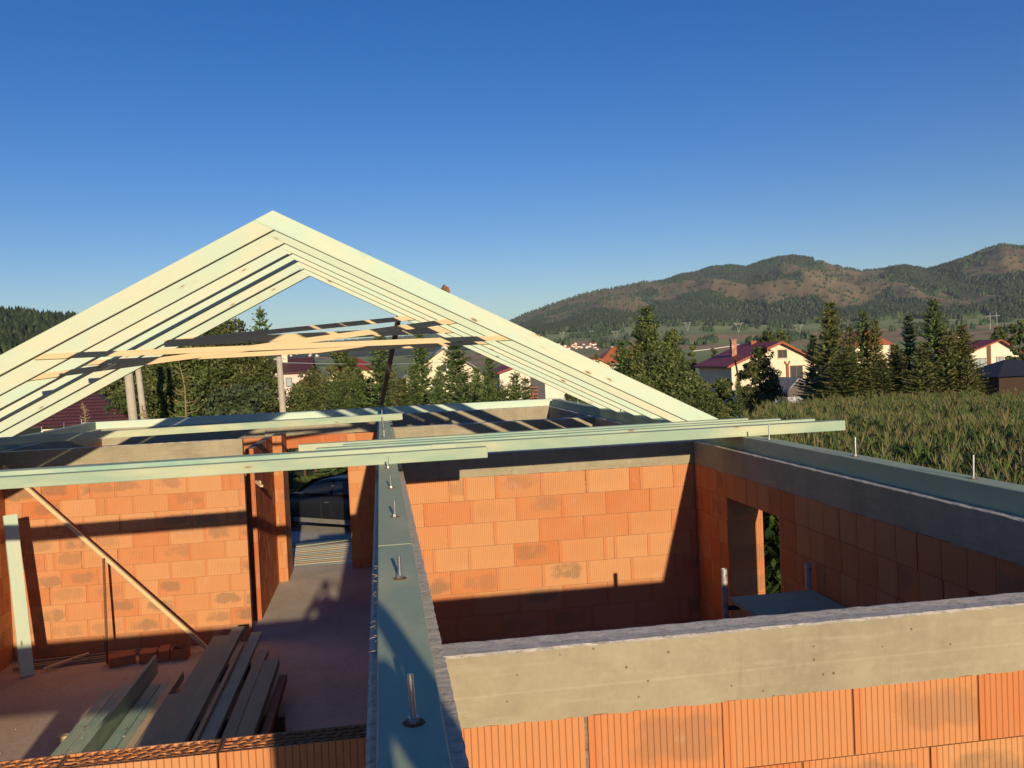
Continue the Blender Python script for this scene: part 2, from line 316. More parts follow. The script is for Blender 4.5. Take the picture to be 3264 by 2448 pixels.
# ------------------------------------------------------------------ terrain
def xv_of(a): return 1106 + 1926 * np.tan(np.clip(a - yaw, -1.2, 1.2))
def hor(x): return 789 + (819 - x) * 0.0442
SKY = np.array([(-2500, 700), (-1200, 690), (0, 760), (400, 748), (600, 738), (660, 733), (827, 723), (906, 717), (1000, 704), (1090, 688), (1130, 672), (1190, 650), (1250, 632), (1290, 620), (1345, 612), (1400, 601), (1440, 600), (1480, 586), (1510, 582), (1545, 570), (1590, 566), (1620, 570), (1660, 556), (1690, 549), (1724, 545), (1770, 551), (1810, 562), (1869, 576), (1910, 574), (1963, 567), (2011, 579), (2055, 566), (2099, 549), (2140, 530), (2176, 519), (2212, 523), (2400, 500), (2900, 480), (5000, 600)], float)
FOOT = np.array([(-2500, 40), (0, 25), (600, 24), (900, 20), (1050, 35), (1160, 52), (1300, 58), (1500, 57), (1700, 50), (1950, 48), (2150, 38), (5000, 30)], float)
LH = np.array([(-4000, 120), (-1500, 190), (-600, 185), (0, 155), (60, 150), (110, 142), (165, 134), (230, 118), (300, 100), (380, 70), (460, 35), (540, 5), (620, 0)], float)
RR = np.array([(-4000, 8000), (600, 8200), (950, 7600), (1060, 5600), (1150, 4600), (1300, 4200), (2212, 3700), (5000, 3500)], float)
NB = np.array([(0, -0.3), (14, -0.3), (22, -0.38), (45, -1.2), (56, -1.6), (75, -2.1), (90, -2.7), (130, -3.6), (250, -5), (450, -6), (700, -4)], float)
def terrain(a, r):
    a = np.asarray(a, float); r = np.asarray(r, float); x = xv_of(a)
    spx = np.cos(np.clip(a - yaw, -.9, .9)) * (hor(np.clip(x, -900, 2900)) - np.interp(x, SKY[:, 0], SKY[:, 1])) / 1926; fpx = np.cos(np.clip(a - yaw, -.9, .9)) * np.interp(x, FOOT[:, 0], FOOT[:, 1]) / 1926; spx = spx - 7 / 1926; Rr = np.interp(x, RR[:, 0], RR[:, 1]); Rf = 2300
    near = np.interp(r, NB[:, 0], NB[:, 1]); foot = 4 + r * fpx * (0.25 + 0.75 * sstep(900, Rf, r)) - (1 - sstep(700, 1700, r)) * r * 0.004
    z = near * (1 - sstep(500, 1100, r)) + foot * sstep(500, 1100, r)
    z = z + sstep(900, 1800, r) * (fbm(a * 14, r / 420, 5, 3) - 0.5) * 14 * (1 - sstep(Rf, Rf + 500, r))
    t = np.clip((r - Rf) / (Rr - Rf), 0, 1); ux = a * 3800; uy = r
    sp = 1 - np.abs(2 * fbm(ux / 520 + uy / 900, uy / 1500 - ux / 2600, 9, 4) - 1); sp2 = fbm(ux / 210 + uy / 380, uy / 420, 21, 4) - 0.5
    g = t ** 0.85; env = np.sin(np.clip(t, 0, 1) * math.pi) ** 0.8
    ms = 4 + r * (fpx + (spx - fpx) * np.clip(g + env * ((sp - 0.72) * 0.75 + sp2 * 0.26), 0, 0.985 + 0.015 * g)) - sstep(0.9, 1.0, t) * 9
    z = np.where(r > Rf, ms, z)
    z = np.where(r > Rr, ms[...] * (1 - 0.55 * sstep(0, 1500, r - Rr)) if np.ndim(ms) else ms, z)
    lh = np.cos(np.clip(a - yaw, -.9, .9)) * (np.interp(x, LH[:, 0], LH[:, 1])) / 1926
    lf = sstep(380, 950, r) * (1 - sstep(1050, 1700, r)); lz = 4 + np.minimum(r, 950) * lh * lf - 14 * lf + (fbm(a * 20, r / 120, 3, 3) - 0.5) * 12 * lf * (1 - sstep(800, 950, r))
    return np.where(lh > 0.003, np.maximum(z, np.where(lf > 0, lz, z)), z)
def cover(a, r):   # land cover: 0 grass, 1 forest, 2 bare slope, 3 ploughed, 4 near ground
    x = xv_of(a); Rr = np.interp(x, RR[:, 0], RR[:, 1]); t = np.clip((r - 2300) / (Rr - 2300), 0, 1.2); ux = a * 3800
    n = fbm(ux / 260 + r / 500, r / 380 - ux / 900, 31, 4); n2 = fbm(ux / 70, r / 120, 41, 3)
    xw = x + (fbm(ux / 300, r / 300, 61, 3) - 0.5) * 260
    bias = np.interp(xw, [1000, 1180, 1300, 1420, 1500, 1620, 1700, 1780, 1850, 1920, 2000, 2080, 2212, 2400], [0, -.12, -.15, -.08, .10, .12, .10, -.02, .02, .3, .4, .12, .1, .3]) + 0.25 * (t < 0.3 + 0.1 * (fbm(ux / 200, r / 900, 66, 2) - .5)) * (xw < 1450) + 0.2 * sstep(0.86, 0.93, t) * (xw > 1480)
    bias = bias + 0.30 * (t < 0.14) + 0.16 * (x < 1080) + 0.06 * np.sin(ux / 95 + r / 210)
    spr = 1 - np.abs(2 * fbm(ux / 520 + r / 900, r / 1500 - ux / 2600, 9, 4) - 1); bias = bias + np.clip((0.74 - spr) * 0.9, -0.16, 0.30)
    forest = (n + (n2 - 0.5) * 0.16 + bias) > 0.60
    c = np.where(forest, 1, 2)
    lh = np.interp(x, LH[:, 0], LH[:, 1]); onleft = (lh > 8) & (r > 430) & (r < 1500)
    fld = fbm(a * 9 + 3, r / 520, 55, 2)
    f = np.where((r > 800) & (r < 1650) & (x > 1000) & (fbm(a * 5, r / 260, 77, 2) > 0.50), 3, 0)
    f = np.where((x < 1000) & (fld > 0.52), 3, f)
    hedge = (r > 1150) & (r < 2300) & (fbm(a * 60, r / 150, 88, 3) > 0.66)
    f = np.where(hedge, 1, f)
    c = np.where(r < 2300 + (fbm(a * 30, a * 0, 3, 3) - 0.5) * 350, f, c)
    c = np.where(onleft, 1, c)
    return c
azs = np.concatenate([np.arange(-180, -48, 3), np.arange(-48, 62, 0.22), np.arange(62, 180, 3)]) * math.pi / 180
rs = np.concatenate([[0.5, 5, 10, 16], np.geomspace(22, 1100, 46), np.linspace(1140, 2300, 26)[0:], np.linspace(2340, 5200, 84), np.geomspace(5300, 11500, 26)])
A, RG = np.meshgrid(azs, rs, indexing='ij'); Z = terrain(A, RG); X = CAM.x + RG * np.sin(A); Y = CAM.y + RG * np.cos(A)
na, nrg = A.shape; V = np.stack([X, Y, Z], -1).reshape(-1, 3); idx = np.arange(na * nrg).reshape(na, nrg)
nxt = np.roll(idx, -1, 0); Q = np.stack([idx[:, :-1], idx[:, 1:], nxt[:, 1:], nxt[:, :-1]], -1).reshape(-1, 4)[:, ::-1]
me = fastmesh('terrain', V, Q, smooth=True)
CV = cover(A, RG).reshape(-1); fieldn = fbm(A * 7 + 2, RG / 330, 91, 2).reshape(-1); fine = fbm(A * 300, RG / 14, 17, 3).reshape(-1)
colr = np.zeros((len(V), 4), np.float32); colr[:, 3] = 1
pal = {0: (0.25, 0.30, 0.12), 1: (0.036, 0.056, 0.026), 2: (0.245, 0.188, 0.108), 3: (0.42, 0.29, 0.16)}
for k, c in pal.items(): colr[CV == k, :3] = c
g0 = CV == 0; colr[g0, :3] *= (0.75 + 0.7 * fieldn[g0])[:, None]; b0 = CV == 2; colr[b0, :3] *= (0.55 + 0.9 * fine[b0])[:, None]
ca = me.attributes.new('land', 'FLOAT_COLOR', 'POINT'); ca.data.foreach_set('color', colr.ravel())
gm = N('ground_soil_and_grass', 0.95, 0.1); la = gm.attr('land'); gv = gm.coord(); gn = gm.noise(gv, 0.9, 6, 0.65); gn2 = gm.noise(gv, 9, 5)
gp = gm.n('ShaderNodeNewGeometry'); dist = gm.n('ShaderNodeVectorMath', operation='LENGTH'); gm.l(gp.outputs['Position'], dist.inputs[0])
nearf = gm.math('MULTIPLY', gm.math('SUBTRACT', 160.0, dist.outputs['Value'], clamp=True), 0.02, clamp=True)
nearf = gm.math('LESS_THAN', dist.outputs['Value'], 170.0)
nc = gm.ramp(gn, [(0.30, (0.23, 0.19, 0.125)), (0.44, (0.11, 0.11, 0.045)), (0.6, (0.065, 0.09, 0.025)), (0.8, (0.095, 0.12, 0.035))]); nc = gm.mix(gm.math('MULTIPLY', gn2, 0.4), nc, (0.05, 0.06, 0.02))
fn = gm.noise(gm.coord((0.012, 0.012, 0.012)), 4, 6, 0.7); fc = gm.mix(gm.math('MULTIPLY', fn, 0.3), la.outputs['Color'], (0.035, 0.035, 0.02))
gm.color(gm.mix(nearf, fc, nc)); gm.bump(gn2, 0.6, 0.05)
ter = link('ground', me, gm.mat, kind='structure')
print('terrain', len(Q))

def ground_z(x, y):
    dx, dy = x - CAM.x, y - CAM.y; return float(terrain(np.array([math.atan2(dx, dy)]), np.array([math.hypot(dx, dy)]))[0])

# forest: cones scattered where the land cover is forest
def cones(n, rmin, rmax, amin, amax, hmin, hmax, seed, cond=None, cls=1, name='forest', label='', sides=6):
    rs_ = np.random.RandomState(seed); got = []; cnt = 0
    while cnt < n:
        a = rs_.uniform(amin, amax, n); r = np.sqrt(rs_.uniform(rmin ** 2, rmax ** 2, n)); ok = cover(a, r) == cls
        if cond is not None: ok &= cond(a, r)
        got.append(np.stack([a[ok], r[ok]])); cnt += ok.sum()
        if len(got) > 30: break
    ar = np.concatenate(got, 1)[:, :n]; a, r = ar; k = len(a); z = terrain(a, r) - 1; x = CAM.x + r * np.sin(a); y = CAM.y + r * np.cos(a)
    h = rs_.uniform(hmin, hmax, k); wd = h * rs_.uniform(0.14, 0.24, k); ph = rs_.uniform(0, 6.28, k)
    leafy = rs_.rand(k) < 0.3; wd = np.where(leafy, h * 0.33, wd); h = np.where(leafy, h * 0.8, h)
    th = np.arange(sides) * 2 * math.pi / sides; bx = x[:, None] + wd[:, None] * np.cos(th + ph[:, None]); by = y[:, None] + wd[:, None] * np.sin(th + ph[:, None])
    low = np.stack([bx, by, np.repeat((z)[:, None], sides, 1)], -1)
    mid = np.stack([x[:, None] + (bx - x[:, None]) * np.where(leafy, 1.1, 0.72)[:, None], y[:, None] + (by - y[:, None]) * np.where(leafy, 1.1, 0.72)[:, None], np.repeat((z + h * 0.55)[:, None], sides, 1) + rs_.uniform(-.08, .08, (k, sides)) * h[:, None]], -1)
    top = np.stack([x + rs_.uniform(-.3, .3, k), y, z + h], -1)[:, None]
    Vv = np.concatenate([low, mid, top], 1).reshape(-1, 3); b = (np.arange(k) * (2 * sides + 1))[:, None]; i = np.arange(sides); j = (i + 1) % sides
    q1 = np.stack([b + i, b + j, b + sides + j], -1).reshape(-1, 3); q2 = np.stack([b + i, b + sides + j, b + sides + i], -1).reshape(-1, 3); q3 = np.stack([b + sides + i, b + sides + j, b + 2 * sides + 0 * i], -1).reshape(-1, 3)
    rd = np.repeat(rs_.rand(k), sides); F3 = np.concatenate([q1, q2, q3]); m_ = fastmesh(name, Vv, F3, np.concatenate([rd, rd, rd]))
    return link(name, m_, M_FOREST, kind='stuff', label=label, cat='forest')
A0, A1 = yaw + math.atan(-80 / 1926), yaw + math.atan(1180 / 1926)
cones(80000, 2200, 4700, A0, A1, 11, 20, 5, name='mountain_forest', label='dark conifer forest covering the long mountain on the right')
cones(3200, 2300, 4700, A0, A1, 7, 14, 15, name='scattered_trees', label='lone trees scattered over the bare brown slopes on the right', cls=2)
cones(2600, 1200, 2250, A0, A1, 7, 14, 6, name='hedgerow', label='dark hedges and copses strung across the green foothill fields')
cones(9000, 5200, 8400, yaw - 0.32, A0 + 0.06, 16, 26, 7, name='far_forest', label='hazy blue wooded ridge far off seen through the rafters')
cones(9500, 430, 1150, yaw - 0.56, yaw - 0.26, 13, 21, 8, name='hill_forest', label='dense spruce wood on the dark hill at the left edge', sides=7)

# ------------------------------------------------------------------ masonry
def cutspans(a, b, holes):
    sp = [(a, b)]
    for h0, h1 in holes:
        ns = []
        for s0, s1 in sp:
            if h1 <= s0 or h0 >= s1: ns.append((s0, s1)); continue
            if h0 > s0: ns.append((s0, h0))
            if h1 < s1: ns.append((h1, s1))
        sp = ns
    return [s for s in sp if s[1] - s[0] > 0.004]
def masonry(name, axis, a0, a1, c0, c1, z1, mat, parent, holes=(), phase=0.0, L=0.5, z0=0.0, seed=1, smudge=0.5, g=0.0022, tone=0.5):
    q = random.Random(seed); mb = MB(); row = 0; z = z0; zs = z1 - 0.25 * math.ceil((z1 - z0) / 0.25 - 1e-6)
    z = zs
    while z < z1 - 0.01:
        zt = z + 0.25; lo = max(z, z0)
        hs = [(h[0], h[1]) for h in holes if h[2] < (z + zt) / 2 < h[3]]
        off = phase + (0.22 if row % 2 else 0.0) + q.uniform(-0.03, 0.03); k0 = math.floor((a0 - off) / L)
        cuts = [a0]; k = k0 + 1
        while off + k * L < a1:
            p = off + k * L
            if p > a0 + 0.02: cuts.append(p)
            if q.random() < 0.07 and p + 0.17 < a1: cuts.append(p + q.choice((0.12, 0.16)))
            k += 1
        cuts.append(a1)
        for s0, s1 in zip(cuts, cuts[1:]):
            wide = 0.009 if q.random() < 0.05 else 0
            tn = min(1, max(0, q.gauss(tone, 0.30))); sm = q.uniform(0.4, 1.0) if q.random() < smudge else q.uniform(0, 0.15)
            for b0, b1 in cutspans(s0, s1, hs):
                gx = g + wide; j = q.uniform(-0.0012, 0.0012)
                A_ = (b0 + (gx if b0 == s0 else 0), c0 + j, lo + 0.0018, b1 - (g if b1 == s1 else 0), c1 + j, zt - 0.0018)
                cc = (tn, sm, 0.5 + 0.5 * q.random(), 1)
                if axis == 'x': mb.box(*A_, c=cc)
                else: mb.box(A_[1], A_[0], A_[2], A_[4], A_[3], A_[5], c=cc)
        for b0, b1 in cutspans(a0, a1, hs):
            if axis == 'x': mb.box(b0 + 0.006, c0 + 0.007, lo, b1 - 0.006, c1 - 0.007, zt, m=1)
            else: mb.box(c0 + 0.007, b0 + 0.006, lo, c1 - 0.007, b1 - 0.006, zt, m=1)
        z = zt; row += 1
    me_ = mb.mesh(name)
    # grooves stay off horizontal faces: zero the third tint channel there
    return link(name, me_, [mat, M_MORTAR], parent)
def ring(name, axis, a0, a1, c0, c1, z0, z1, parent, step=0.06, jit=0.005, seed=3, label=None):
    q = random.Random(seed); n = max(2, int((a1 - a0) / step)); mb = MB(); prev = None
    for i in range(n + 1):
        a = a0 + (a1 - a0) * i / n
        def P(c, z): return (a, c, z) if axis == 'x' else (c, a, z)
        jb = lambda s=1: q.uniform(-jit, jit) * s
        sec = [P(c0, z0 + q.uniform(-0.004, 0.003)), P(c1, z0), P(c1 + jb(0.7), z1 + jb(0.6)), P(c1 - 0.012 + jb(), z1 + 0.002 + jb(0.4)), P((c0 + c1) / 2, z1 + jb(0.5)), P(c0 + 0.012 + jb(), z1 + 0.002 + jb(0.4)), P(c0 + jb(0.3), z1 - 0.004 + jb(0.6))]
        if axis == 'y': sec = sec[::-1]
        if prev:
            m_ = len(sec)
            for k in range(m_):
                l_ = (k + 1) % m_; mb.face([prev[k], sec[k], sec[l_], prev[l_]])
        else: mb.face(sec)
        prev = sec
    mb.face(prev[::-1]); me_ = mb.mesh(name, merge=True)
    return link(name, me_, M_CONC, parent, label=label)
def timber(name, p0, p1, wd, h, mat, parent=None, bev=0.004, **k):
    # box with its length on local X so the grain follows it
    p0 = Vector(p0); p1 = Vector(p1); d = p1 - p0; L = d.length; mb = MB(); mb.box(0, -wd / 2, 0, L, wd / 2, h)
    o = link(name, mb.mesh(name, merge=True), mat, parent, **k); X_ = d.normalized(); Y_ = Vector((0, 0, 1)).cross(X_)
    if Y_.length < 1e-3: Y_ = Vector((0, 1, 0))
    Y_.normalize(); Z_ = X_.cross(Y_); m_ = Matrix((X_, Y_, Z_)).transposed().to_4x4(); m_.translation = p0; o.matrix_world = m_
    if bev: bevel(o, bev)
    return o
def bolt_mesh(h, washer=0.028):
    mb = MB(); mb.tube((0, 0, -0.01), (0, 0, h), 0.0075, n=10, m=0)
    mb.tube((0, 0, 0.004), (0, 0, 0.018), 0.0145, n=6, m=0)
    a = [(washer * math.cos(t), washer * math.sin(t)) for t in [2 * math.pi * i / 8 + 0.3 for i in range(8)]]
    for i in range(8):
        j = (i + 1) % 8; mb.face([(a[i][0], a[i][1], -0.002), (a[j][0], a[j][1], -0.002), (a[j][0], a[j][1], 0.004), (a[i][0], a[i][1], 0.004)], m=1)
    mb.face([(x, y, 0.004) for x, y in a], m=1)
    me_ = mb.mesh('anchor_bolt'); me_.materials.append(M_STEEL); me_.materials.append(M_RUST); return me_
BM = {h: bolt_mesh(h) for h in (0.095, 0.12, 0.15)}
def bolt(parent, x, y, z=3.14, h=0.095):
    o = bpy.data.objects.new('anchor_bolt', BM[h]); COL.objects.link(o); o.location = (x, y, z)
    if parent: o.parent = parent; o.matrix_parent_inverse = parent.matrix_world.inverted() if parent.type != 'EMPTY' else Matrix()
    o.rotation_euler = (R(rng.uniform(-2, 2)), R(rng.uniform(-2, 2)), rng.uniform(0, 3)); return o
bpy.context.view_layer.update()
PAR = 0
def wall(label): return empty('brick_wall', (0, 0, 0), label=label, cat='wall')
XO = -1.86
# middle wall running away from the camera
W = wall('long middle brick wall topped by a green plate, running straight away from the viewer')
masonry('masonry', 'y', -1.7, 15.0, 0.115, 0.363, 2.755, M_BRICK_FINE, W, seed=2)
ring('ring_beam', 'y', -1.7, 15.05, 0.112, 0.367, 2.757, 3.0, W, seed=4, jit=0.0025, step=0.03)
def plate(W, p0, p1, bolts=(), h=0.14, wd=0.16, mat=None, bh=0.095, label=None):
    t = timber('wall_plate', p0, p1, wd, h, mat or M_TEAL, None, label=label); t.parent = W; bpy.context.view_layer.update()
    for x, y in bolts: bolt(t, x, y, 3.0 + h, bh)
    return t
TX = 0.227
plate(W, (TX, -1.7, 3.002), (TX, 1.262, 3.002), [(0.235, 0.581)], bh=0.095); 
bolt_near = bolt(None, 0.235, -0.879, 3.14, 0.12); bolt_near.parent = W
plate(W, (TX, 1.27, 3.002), (TX, 8.9, 3.002), [(0.24, 2.048), (0.235, 3.245), (0.225, 4.46), (0.222, 5.75), (0.211, 7.594)])
plate(W, (TX, 8.907, 3.002), (TX, 15.0, 3.002), [(0.209, 9.049), (0.205, 10.2), (0.196, 10.744), (0.2, 12.4), (0.2, 14.2)])
# saw cut end of the near plate
timber('sawn_end', (TX - 0.079, 1.265, 3.003), (TX + 0.079, 1.265, 3.003), 0.004, 0.1385, M_LATH, None, 0).parent = W
mb = MB(); q = random.Random(9)
for i in range(40):
    y = q.uniform(-1.5, 1.0); x = TX - .081; z = 3.13 + q.uniform(-.02, .01); p0 = Vector((x, y, z)); p1 = p0 + Vector((-q.uniform(.006, .02), q.uniform(-.015, .015), q.uniform(-.006, .008))); p2 = p1 + Vector((q.uniform(-.012, .002), q.uniform(-.02, .02), q.uniform(-.008, .006))); mb.tube(p0, p1, .0009, .0007, 4); mb.tube(p1, p2, .0007, .0003, 4)
link('wood_fibres', mb.mesh('wood_fibres'), M_LATH, W, kind='stuff')
# front wall of the right room
W = wall('sunlit brick wall in the right foreground under a beige concrete beam')
masonry('masonry', 'x', 0.37, 3.62, 0.0, 0.145, 2.752, M_BRICK, W, phase=0.131, seed=5, smudge=0.75, L=0.5)
ring('ring_beam', 'x', 0.36, 3.62, -0.006, 0.142, 2.752, 3.0, W, seed=6, step=0.03, jit=0.0025)
# back wall of the right room
W = wall('orange brick wall closing the far side of the right room, half in shadow')
masonry('masonry', 'x', 0.37, 3.62, 6.535, 6.72, 2.75, M_BRICK_FINE, W, phase=0.351, seed=8, smudge=0.25, tone=0.6)
ring('ring_beam', 'x', 0.36, 3.63, 6.53, 6.725, 2.752, 3.0, W, seed=9)
# right outer wall
W = wall('shadowed right outer brick wall with a tall narrow opening beside the cornfield')
masonry('masonry', 'y', -2.4, 15.1, 3.622, 4.0, 2.75, M_BRICK, W, holes=[(4.43, 5.62, -1, 2.5), (0.0, 1.85, 0.9, 2.5), (9.2, 10.2, .8, 2.2)], phase=0.1, seed=11, smudge=0.3, tone=0.35, L=0.25)
ring('ring_beam', 'y', -2.4, 15.1, 3.618, 4.0, 2.752, 3.0, W, seed=12)
plate(W, (3.767, -2.4, 3.002), (3.767, 5.2, 3.002), [(3.765, 4.88), (3.765, 3.35), (3.765, 1.98), (3.765, 0.6)], bh=0.15)
plate(W, (3.767, 5.207, 3.002), (3.767, 10.2, 3.002), [(3.765, 6.0), (3.765, 6.15), (3.765, 8.6), (3.765, 9.8)])
plate(W, (3.767, 10.207, 3.002), (3.767, 15.1, 3.002), [(3.765, 11.6), (3.765, 13.0), (3.765, 14.2)])
# wall between the two rear right rooms
W = wall('concrete-topped cross wall of the rear right rooms, striped by rafter shadows')
masonry('masonry', 'x', 0.37, 3.62, 11.185, 11.39, 2.75, M_BRICK_FINE, W, phase=0.2, seed=14)
ring('ring_beam', 'x', 0.36, 3.63, 11.18, 11.4, 2.752, 3.0, W, seed=15)
# far outer wall
W = wall('far outer brick wall with the doorway that frames the dark car')
masonry('masonry', 'x', -5.45, 4.0, 15.1, 15.42, 2.68, M_BRICK_PLAIN, W, holes=[(-1.735, -0.53, -1, 2.42), (1.2, 2.2, .9, 2.2)], phase=0.05, seed=17, smudge=0.1, tone=0.4, L=0.375)
ring('ring_beam', 'x', -2.1, 4.0, 15.08, 15.43, 2.682, 3.0, W, seed=18)
ring('ring_beam', 'x', -5.55, -2.105, 15.2, 15.43, 2.682, 3.0, W, seed=19)
plate(W, (-5.55, 15.34, 3.002), (-0.9, 15.34, 3.002), [], mat=M_RAFTER); plate(W, (-0.893, 15.34, 3.002), (4.0, 15.34, 3.002), [(3.1, 15.34)], mat=M_RAFTER, bh=0.12)
# left outer wall
W = wall('left outer brick wall of the house, cut off by the left edge')
masonry('masonry', 'y', -1.0, 15.2, -5.55, -5.18, 2.75, M_BRICK, W, phase=0.1, seed=21, smudge=0.5, L=0.25, tone=0.45)
ring('ring_beam', 'y', -1.0, 15.2, -5.55, -5.178, 2.752, 3.0, W, seed=22)
plate(W, (-5.37, -1.0, 3.002), (-5.37, 7.5, 3.002), [(-5.37, 6), (-5.37, 4.4)]); plate(W, (-5.37, 7.507, 3.002), (-5.37, 15.25, 3.002), [(-5.37, 12.7), (-5.37, 13.75), (-5.37, 14.7), (-5.37, 9)], mat=M_OLDPLANK)
# back wall of the left room
W = wall('bright orange brick wall at the back of the left room, behind the diagonal lath')
masonry('masonry', 'x', -5.178, XO, 10.6, 10.72, 2.758, M_BRICK_FINE, W, phase=0.325, seed=25, smudge=0.62, tone=0.62)
ring('ring_beam', 'x', -5.178, XO - 0.002, 10.597, 10.725, 2.76, 3.0, W, seed=26)
# hall wall
W = wall('brown brick wall along the left of the passage, behind a dark doorway')
masonry('masonry', 'y', 11.66, 14.18, -1.985, XO, 2.76, M_BRICK_PLAIN, W, phase=0.2, seed=28, smudge=0.2, tone=0.35, L=0.375)
W = wall('upright brick pier left of the doorway, lit pale orange on its face')
masonry('masonry', 'x', -1.88, -1.69, 14.19, 15.09, 2.76, M_BRICK, W, seed=29, smudge=0.1, tone=0.6, L=0.3, phase=0.1)
W = wall('brick pier right of the doorway, split by a slanting shadow edge')
masonry('masonry', 'x', -0.52, 0.11, 14.88, 15.09, 2.68, M_BRICK_FINE, W, seed=31, smudge=0.1, tone=0.7, phase=0.15)
# partition with open hollow bricks on top
W = wall('low foreground partition whose top row shows open hollow bricks')
masonry('masonry', 'x', -5.178, 0.11, -0.005, 0.108, 2.5, M_BRICK, W, holes=[(-6, -3.29, 0.7, 1.95), (-2.95, -2.0, -1, 2.12)], phase=0.02, seed=33, smudge=0.3, tone=0.7)
mb = MB(); q = random.Random(5)
x = -5.178; xs = [-0.888 - 0.5 * k for k in range(0, 9)][::-1] + [-0.388]
xs = [-5.178] + [t for t in xs if t > -5.1] + [0.108]
for s0, s1 in zip(xs, xs[1:]):
    a, b = s0 + 0.003, s1 - 0.003; t = 0.0065; y0, y1 = -0.008, 0.113; z0, z1 = 2.502, 2.757
    cc = (q.uniform(0.4, 0.9), q.uniform(0, 0.3), 0.8, 1); ck = (0.6, 0, 0, 1)
    ys = [y0, 0.022, 0.050, 0.078, y1 - t]
    for i, yy in enumerate(ys): mb.box(a, yy, z0, b, yy + t, z1 + q.uniform(-0.001, 0.001) - (0.0035 if i in (1, 2, 3) else 0), c=cc if i in (0, 4) else ck)
    mb.box(a, ys[0] + t, z0, a + t, ys[4], z1 - 0.0015, c=ck); mb.box(b - t, ys[0] + t, z0, b, ys[4], z1 - 0.0015, c=ck)
    for r_ in range(4):
        n = 13 if r_ in (0, 3) else 11
        for k in range(1, n):
            xx = a + (b - a) * (k + (0.5 if r_ % 2 else 0)) / n
            if xx > b - 0.02: continue
            wv = 0.0068; sh = 0.0075
            for (u0, u1) in ((0, 1),):
                ya, yb = ys[r_] + t, ys[r_ + 1]; p = [(xx - wv - sh, ya), (xx + wv - sh, ya), (xx + wv + sh, yb), (xx - wv + sh, yb)]
                mb.face([(px, py, z1) for px, py in p], c=ck)
                mb.face([(p[0][0], p[0][1], z0), (p[0][0], p[0][1], z1 - 0.002), (p[3][0], p[3][1], z1 - 0.002), (p[3][0], p[3][1], z0)], c=ck)
                mb.face([(p[1][0], p[1][1], z0), (p[2][0], p[2][1], z0), (p[2][0], p[2][1], z1 - 0.002), (p[1][0], p[1][1], z1 - 0.002)], c=ck)
    mb.box(a + t, ys[0] + t, z0, b - t, ys[4], z0 + 0.19, c=(0.1, 1.0, 0.5, 1))
link('hollow_brick_course', mb.mesh('hollow_brick_course'), M_BRICK, W)

# floor slab
fm = N('dusty_concrete_floor', 0.9, 0.15); v = fm.coord(); f1 = fm.noise(v, 0.7, 6, 0.6); f2 = fm.noise(v, 14, 5)
c = fm.ramp(f1, [(0.3, (0.42, 0.37, 0.30)), (0.5, (0.52, 0.46, 0.37)), (0.7, (0.60, 0.54, 0.45))])
sx = fm.n('ShaderNodeSeparateXYZ'); fm.l(v, sx.inputs[0]); red = fm.math('MULTIPLY', fm.math('SUBTRACT', fm.math('MULTIPLY', sx.outputs[0], -0.5), fm.math('ADD', fm.math('MULTIPLY', f1, 0.6), 0.75), clamp=True), 0.8, clamp=True)
c = fm.mix(fm.math('MULTIPLY', red, 0.55), c, (0.36, 0.21, 0.14)); c = fm.mix(fm.math('MULTIPLY', fm.math('SUBTRACT', f2, 0.5, clamp=True), 1.2), c, (0.14, 0.11, 0.08))
fm.color(c); fm.bump(f2, 0.5, 0.006)
mb = MB(); mb.box(-5.6, -2.6, -0.35, 4.05, 15.44, 0.0)
link('floor', mb.mesh('floor'), fm.mat, kind='structure')

# ------------------------------------------------------------------ roof frames
XA, ZO, ZI, S = -0.8, 5.619, 5.424, 0.5105
YK = [6.38, 7.39, 8.31, 9.13, 10.07, 11.10]
ordn = ['nearest', 'second', 'third', 'fourth', 'fifth', 'farthest']
def rafter_prof(side):
    dx = (ZO - ZI) / (2 * S); B = (XA - dx, ZO - S * dx)
    def zi(x): return ZI - S * abs(x - XA)
    def zo(x): return ZO - S * abs(x - XA)
    if side > 0:
        xi, xo_, xe = 3.688, 3.852, 3.985
        return [(XA, ZO), B, (xi, max(zi(xi), 3.143)), (xo_, 3.143), (xo_, zi(xo_)), (xe, zi(xe)), (xe, zo(xe))]
    xi, xo_, xe = -5.289, -5.452, -5.585
    return [B, (xe, zo(xe)), (xe, zi(xe)), (xo_, zi(xo_)), (xo_, 3.143), (xi, max(zi(xi), 3.143)), (XA, ZI)]
for k, yk in enumerate(YK):
    fr = empty('rafter_frame', (XA, yk, 3.142), label='%s of the six pale green rafter pairs of the roof' % ordn[k], cat='roof frame', group='rafter pairs on the house')
    for side in (1, -1):
        pr = rafter_prof(side); ang = -math.atan(S) * side
        # local frame: X along the rafter
        org = Vector((XA, yk - 0.04, ZO)); X_ = Vector((math.cos(ang) * side, 0, -abs(math.sin(ang)))); 
        X_ = Vector((side * math.cos(abs(ang)), 0, -math.sin(abs(ang)))); Y_ = Vector((0, 1, 0)) * side; Z_ = X_.cross(Y_)
        m_ = Matrix((X_, Y_, Z_)).transposed().to_4x4(); m_.translation = org; inv = m_.inverted()
        mb = MB(); mb.prism(pr, yk - 0.04, yk + 0.055); mb.v = [tuple(inv @ Vector(p)) for p in mb.v]
        o = link('rafter', mb.mesh('rafter', merge=True), M_RAFTER); o.matrix_world = m_; o.parent = fr; o.matrix_parent_inverse = Matrix.Translation(-Vector((XA, yk, 3.142))); bevel(o, 0.004)
def lath(p0, p1, wd, h, label, mat=None, name='lath', cat='lath', g='laths nailed across the rafters'):
    return timber(name, p0, p1, wd, h, mat or M_LATH, None, 0.002, label=label, cat=cat, group=g)
lath((-3.50, 7.335, 4.225), (1.88, 7.335, 4.225), 0.025, 0.062, 'level pale lath nailed to the second rafter pair')
